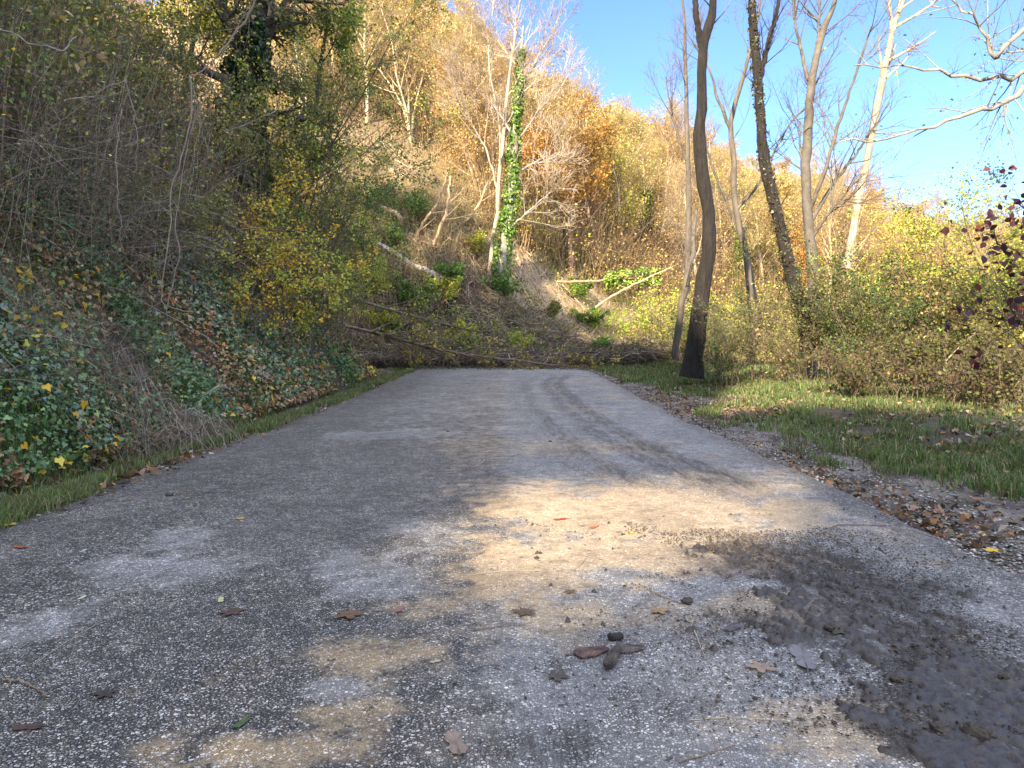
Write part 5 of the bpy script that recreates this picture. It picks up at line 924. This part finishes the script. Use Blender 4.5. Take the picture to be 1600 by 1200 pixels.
def chunk(name, label, px, py, L, W, Hh, yaw, col, seed, cat, dz=0.0, pitch=0., mt=None, rough=.25):
    rg = np.random.default_rng(seed); K, S = 22, 18; t_ = np.linspace(-1, 1, K); th = np.arange(S) / S * 2 * np.pi; cx, cy = gnd(px, py, .02)
    prof = np.clip(1 - np.abs(t_) ** 5, .04, 1) ** .5; V = np.zeros((K, S, 3)); ex = .55 if rough > .5 else .22; c_ = np.sign(np.cos(th)) * np.abs(np.cos(th)) ** ex; s_ = np.sign(np.sin(th)) * np.abs(np.sin(th)) ** ex
    nz = fnoise(t_[:, None] * 2 + 0 * th[None], np.cos(th)[None] * 1.5 + np.sin(th)[None] * 3 + 0 * t_[:, None], 2.6 if rough < .5 else 4.2, seed % 60, 5) - .5
    if rough < .5: nz = .5 * nz + .30 * (vnoise(th[None] * 3.2 + .25 * t_[:, None] * 3, 0 * t_[:, None], 1.7, seed) - .5); prof = np.clip(1 - np.abs(t_) ** 14, .5, 1) * (1 - .25 * t_)
    rr = (1 + nz * rough * 2) * prof[:, None] * (1 + .12 * np.sin(t_ * 3 + seed))[:, None]
    V[..., 0] = t_[:, None] * L / 2 * (1 + .1 * nz); V[..., 1] = c_[None] * W / 2 * rr; V[..., 2] = s_[None] * Hh / 2 * rr + Hh * .42 + np.abs(t_[:, None]) * L * pitch
    idx = np.arange(K * S).reshape(K, S); j = np.roll(np.arange(S), -1); q_ = np.stack([idx[:-1], idx[:-1, j], idx[1:, j], idx[1:]], -1).reshape(-1, 4)
    V = V.reshape(-1, 3); V[:, :2] = V[:, :2] @ np.array([[math.cos(yaw), math.sin(yaw)], [-math.sin(yaw), math.cos(yaw)]])
    g = Geo(); g.add(V, q_, np.clip(np.array(col) * (1 + nz.reshape(-1, 1) * 1.6), .004, .9)); g.f.append(idx[0][::-1][None]); g.f.append(idx[-1][None])
    o = g.build(name, mt or M_fbark, smooth=rough > .5); o.location = (cx, cy, RZ(cx, cy) + dz); return tag(o, label, cat)
chunk('bark_piece', 'dark furrowed piece of bark lying on top of two others on the road', 958, 1032, .17, .034, .015, math.radians(68), (.10, .075, .055), 1, 'bark', dz=.010, pitch=.0)
chunk('bark_piece', 'reddish flat piece of bark on the left under the dark one', 925, 1020, .13, .055, .010, math.radians(25), (.19, .11, .085), 2, 'bark', rough=.3)
chunk('bark_piece', 'grey-brown flat piece of bark on the right under the dark one', 985, 1015, .11, .04, .012, math.radians(10), (.15, .115, .10), 3, 'bark', rough=.3)
chunk('mud_clod', 'black lump of mud behind the bark pieces', 962, 998, .06, .035, .02, .3, (.025, .02, .016), 4, 'mud', mt=M_twig, rough=.6)
for k_, (px, py, s_, lb) in enumerate([(1112, 857, .055, 'dark clod of mud at the corner of the sunlit patch'), (1074, 941, .045, 'dark clod of mud below the sunlit patch'), (265, 772, .05, 'dark stub of wood near the left road edge'), (1530, 1150, .075, 'blackish clod of mud in the lower right corner'), (1470, 1140, .05, 'smaller clod of mud left of the corner clod'),
    (1575, 1060, .05, 'clod of mud at the right edge above the corner clods'), (1300, 982, .05, 'round dark clod on the muddy right side'), (700, 675, .03, 'small dark clod in the middle distance of the road'), (860, 690, .03, 'small dark clod on the pale road surface'), (1400, 1060, .04, 'flat dark clod among the mud crumbs')]):
    chunk('mud_clod', lb, px, py, s_ * 1.1, s_ * .75, s_ * .34, k_ * 1.1, (.06, .045, .033), 10 + k_, 'mud', mt=M_twig, rough=1.1)
g = Geo(); th = np.arange(12) / 12 * 2 * np.pi; pr = [(0, .001), (0, .09), (.02, .10), (.26, .10), (.30, .06), (.33, .035), (.37, .035), (.37, .001)]
V = np.array([[r_ * math.cos(a) * (1 + .15 * math.sin(2 * a)), r_ * math.sin(a), h_] for h_, r_ in pr for a in th]); ii = np.arange(len(pr) * 12).reshape(-1, 12); j = np.roll(np.arange(12), -1)
g.add(V, np.stack([ii[:-1], ii[:-1, j], ii[1:, j], ii[1:]], -1).reshape(-1, 4), (.8, .8, .78)); o = g.build('plastic_container', M_dry, smooth=False); o.location = tuple(chunk_later); o.rotation_euler = (.3, .4, 0)
tag(o, 'small white plastic container caught in the branches at the front of the heap', 'container')
def stick(label, pts, r, col, seed):
    P = np.array([[*gnd(px, py, .02), 0] for px, py in pts]); P[:, 2] = [RZ(q[0], q[1]) if ROAD_L < q[0] < ROAD_R else G(q[0], q[1]) + .02 for q in P]; P[:, 2] += r * 1.0; P = spline(P, 14); rg = np.random.default_rng(seed); P[1:] += rg.normal(size=(13, 3)) * r * .5; P[:, 2] = np.maximum(P[:, 2], P[0, 2] * 0 + r)
    b0 = P[0].copy(); g = Geo(); g.tubes(P - b0, np.linspace(r, r * .5, 14), col, 6); c_ = children((P - b0)[None], np.full((1, 14), r), 3, .08, (30, 60), .2, .9, 4, .6, rg=rg); c_[0][..., 2] = np.abs(c_[0][..., 2]) * .3; g.tubes(*c_, col, 4)
    o = g.build('twig_on_road', M_twig); o.location = tuple(b0); return tag(o, label, 'twig')
ST = (.20, .14, .09)
for k_, (lb, pts, r) in enumerate([('hooked dark twig on the pale right edge of the road', [(1385, 818), (1310, 818), (1296, 830), (1310, 845), (1340, 855)], .004), ('long thin straw lying across the bottom right', [(1080, 1125), (1150, 1122), (1262, 1129)], .0016), ('straight straw right of the torn leaf on the dust', [(730, 900), (790, 893), (855, 893)], .0016),
    ('dark bent twig in the lower left', [(5, 1062), (40, 1068), (75, 1090)], .004), ('thin straw slanting on the left road surface', [(50, 1040), (100, 1005), (150, 975)], .0015), ('short twig leading to the clod below the sunlit patch', [(1010, 920), (1040, 935), (1068, 945)], .0025), ('twig standing off the crumpled brown leaf', [(740, 985), (790, 980), (835, 975)], .002),
    ('straw near the pale brown ragged leaf', [(1085, 985), (1092, 1005), (1102, 1030)], .002), ('thin dark twig right of the stub near the left edge', [(275, 771), (300, 768), (325, 767)], .003), ('pale straw across the mud', [(1300, 880), (1370, 900), (1430, 905)], .002), ('thin twig at the bottom centre', [(1060, 1192), (1110, 1178), (1150, 1165)], .002), ('curled pale twig between the tan streaks', [(915, 872), (905, 885), (890, 895)], .0018)]):
    stick(lb, pts, r, (.40, .33, .22) if 'straw' in lb or 'pale twig' in lb else ST, 300 + k_)
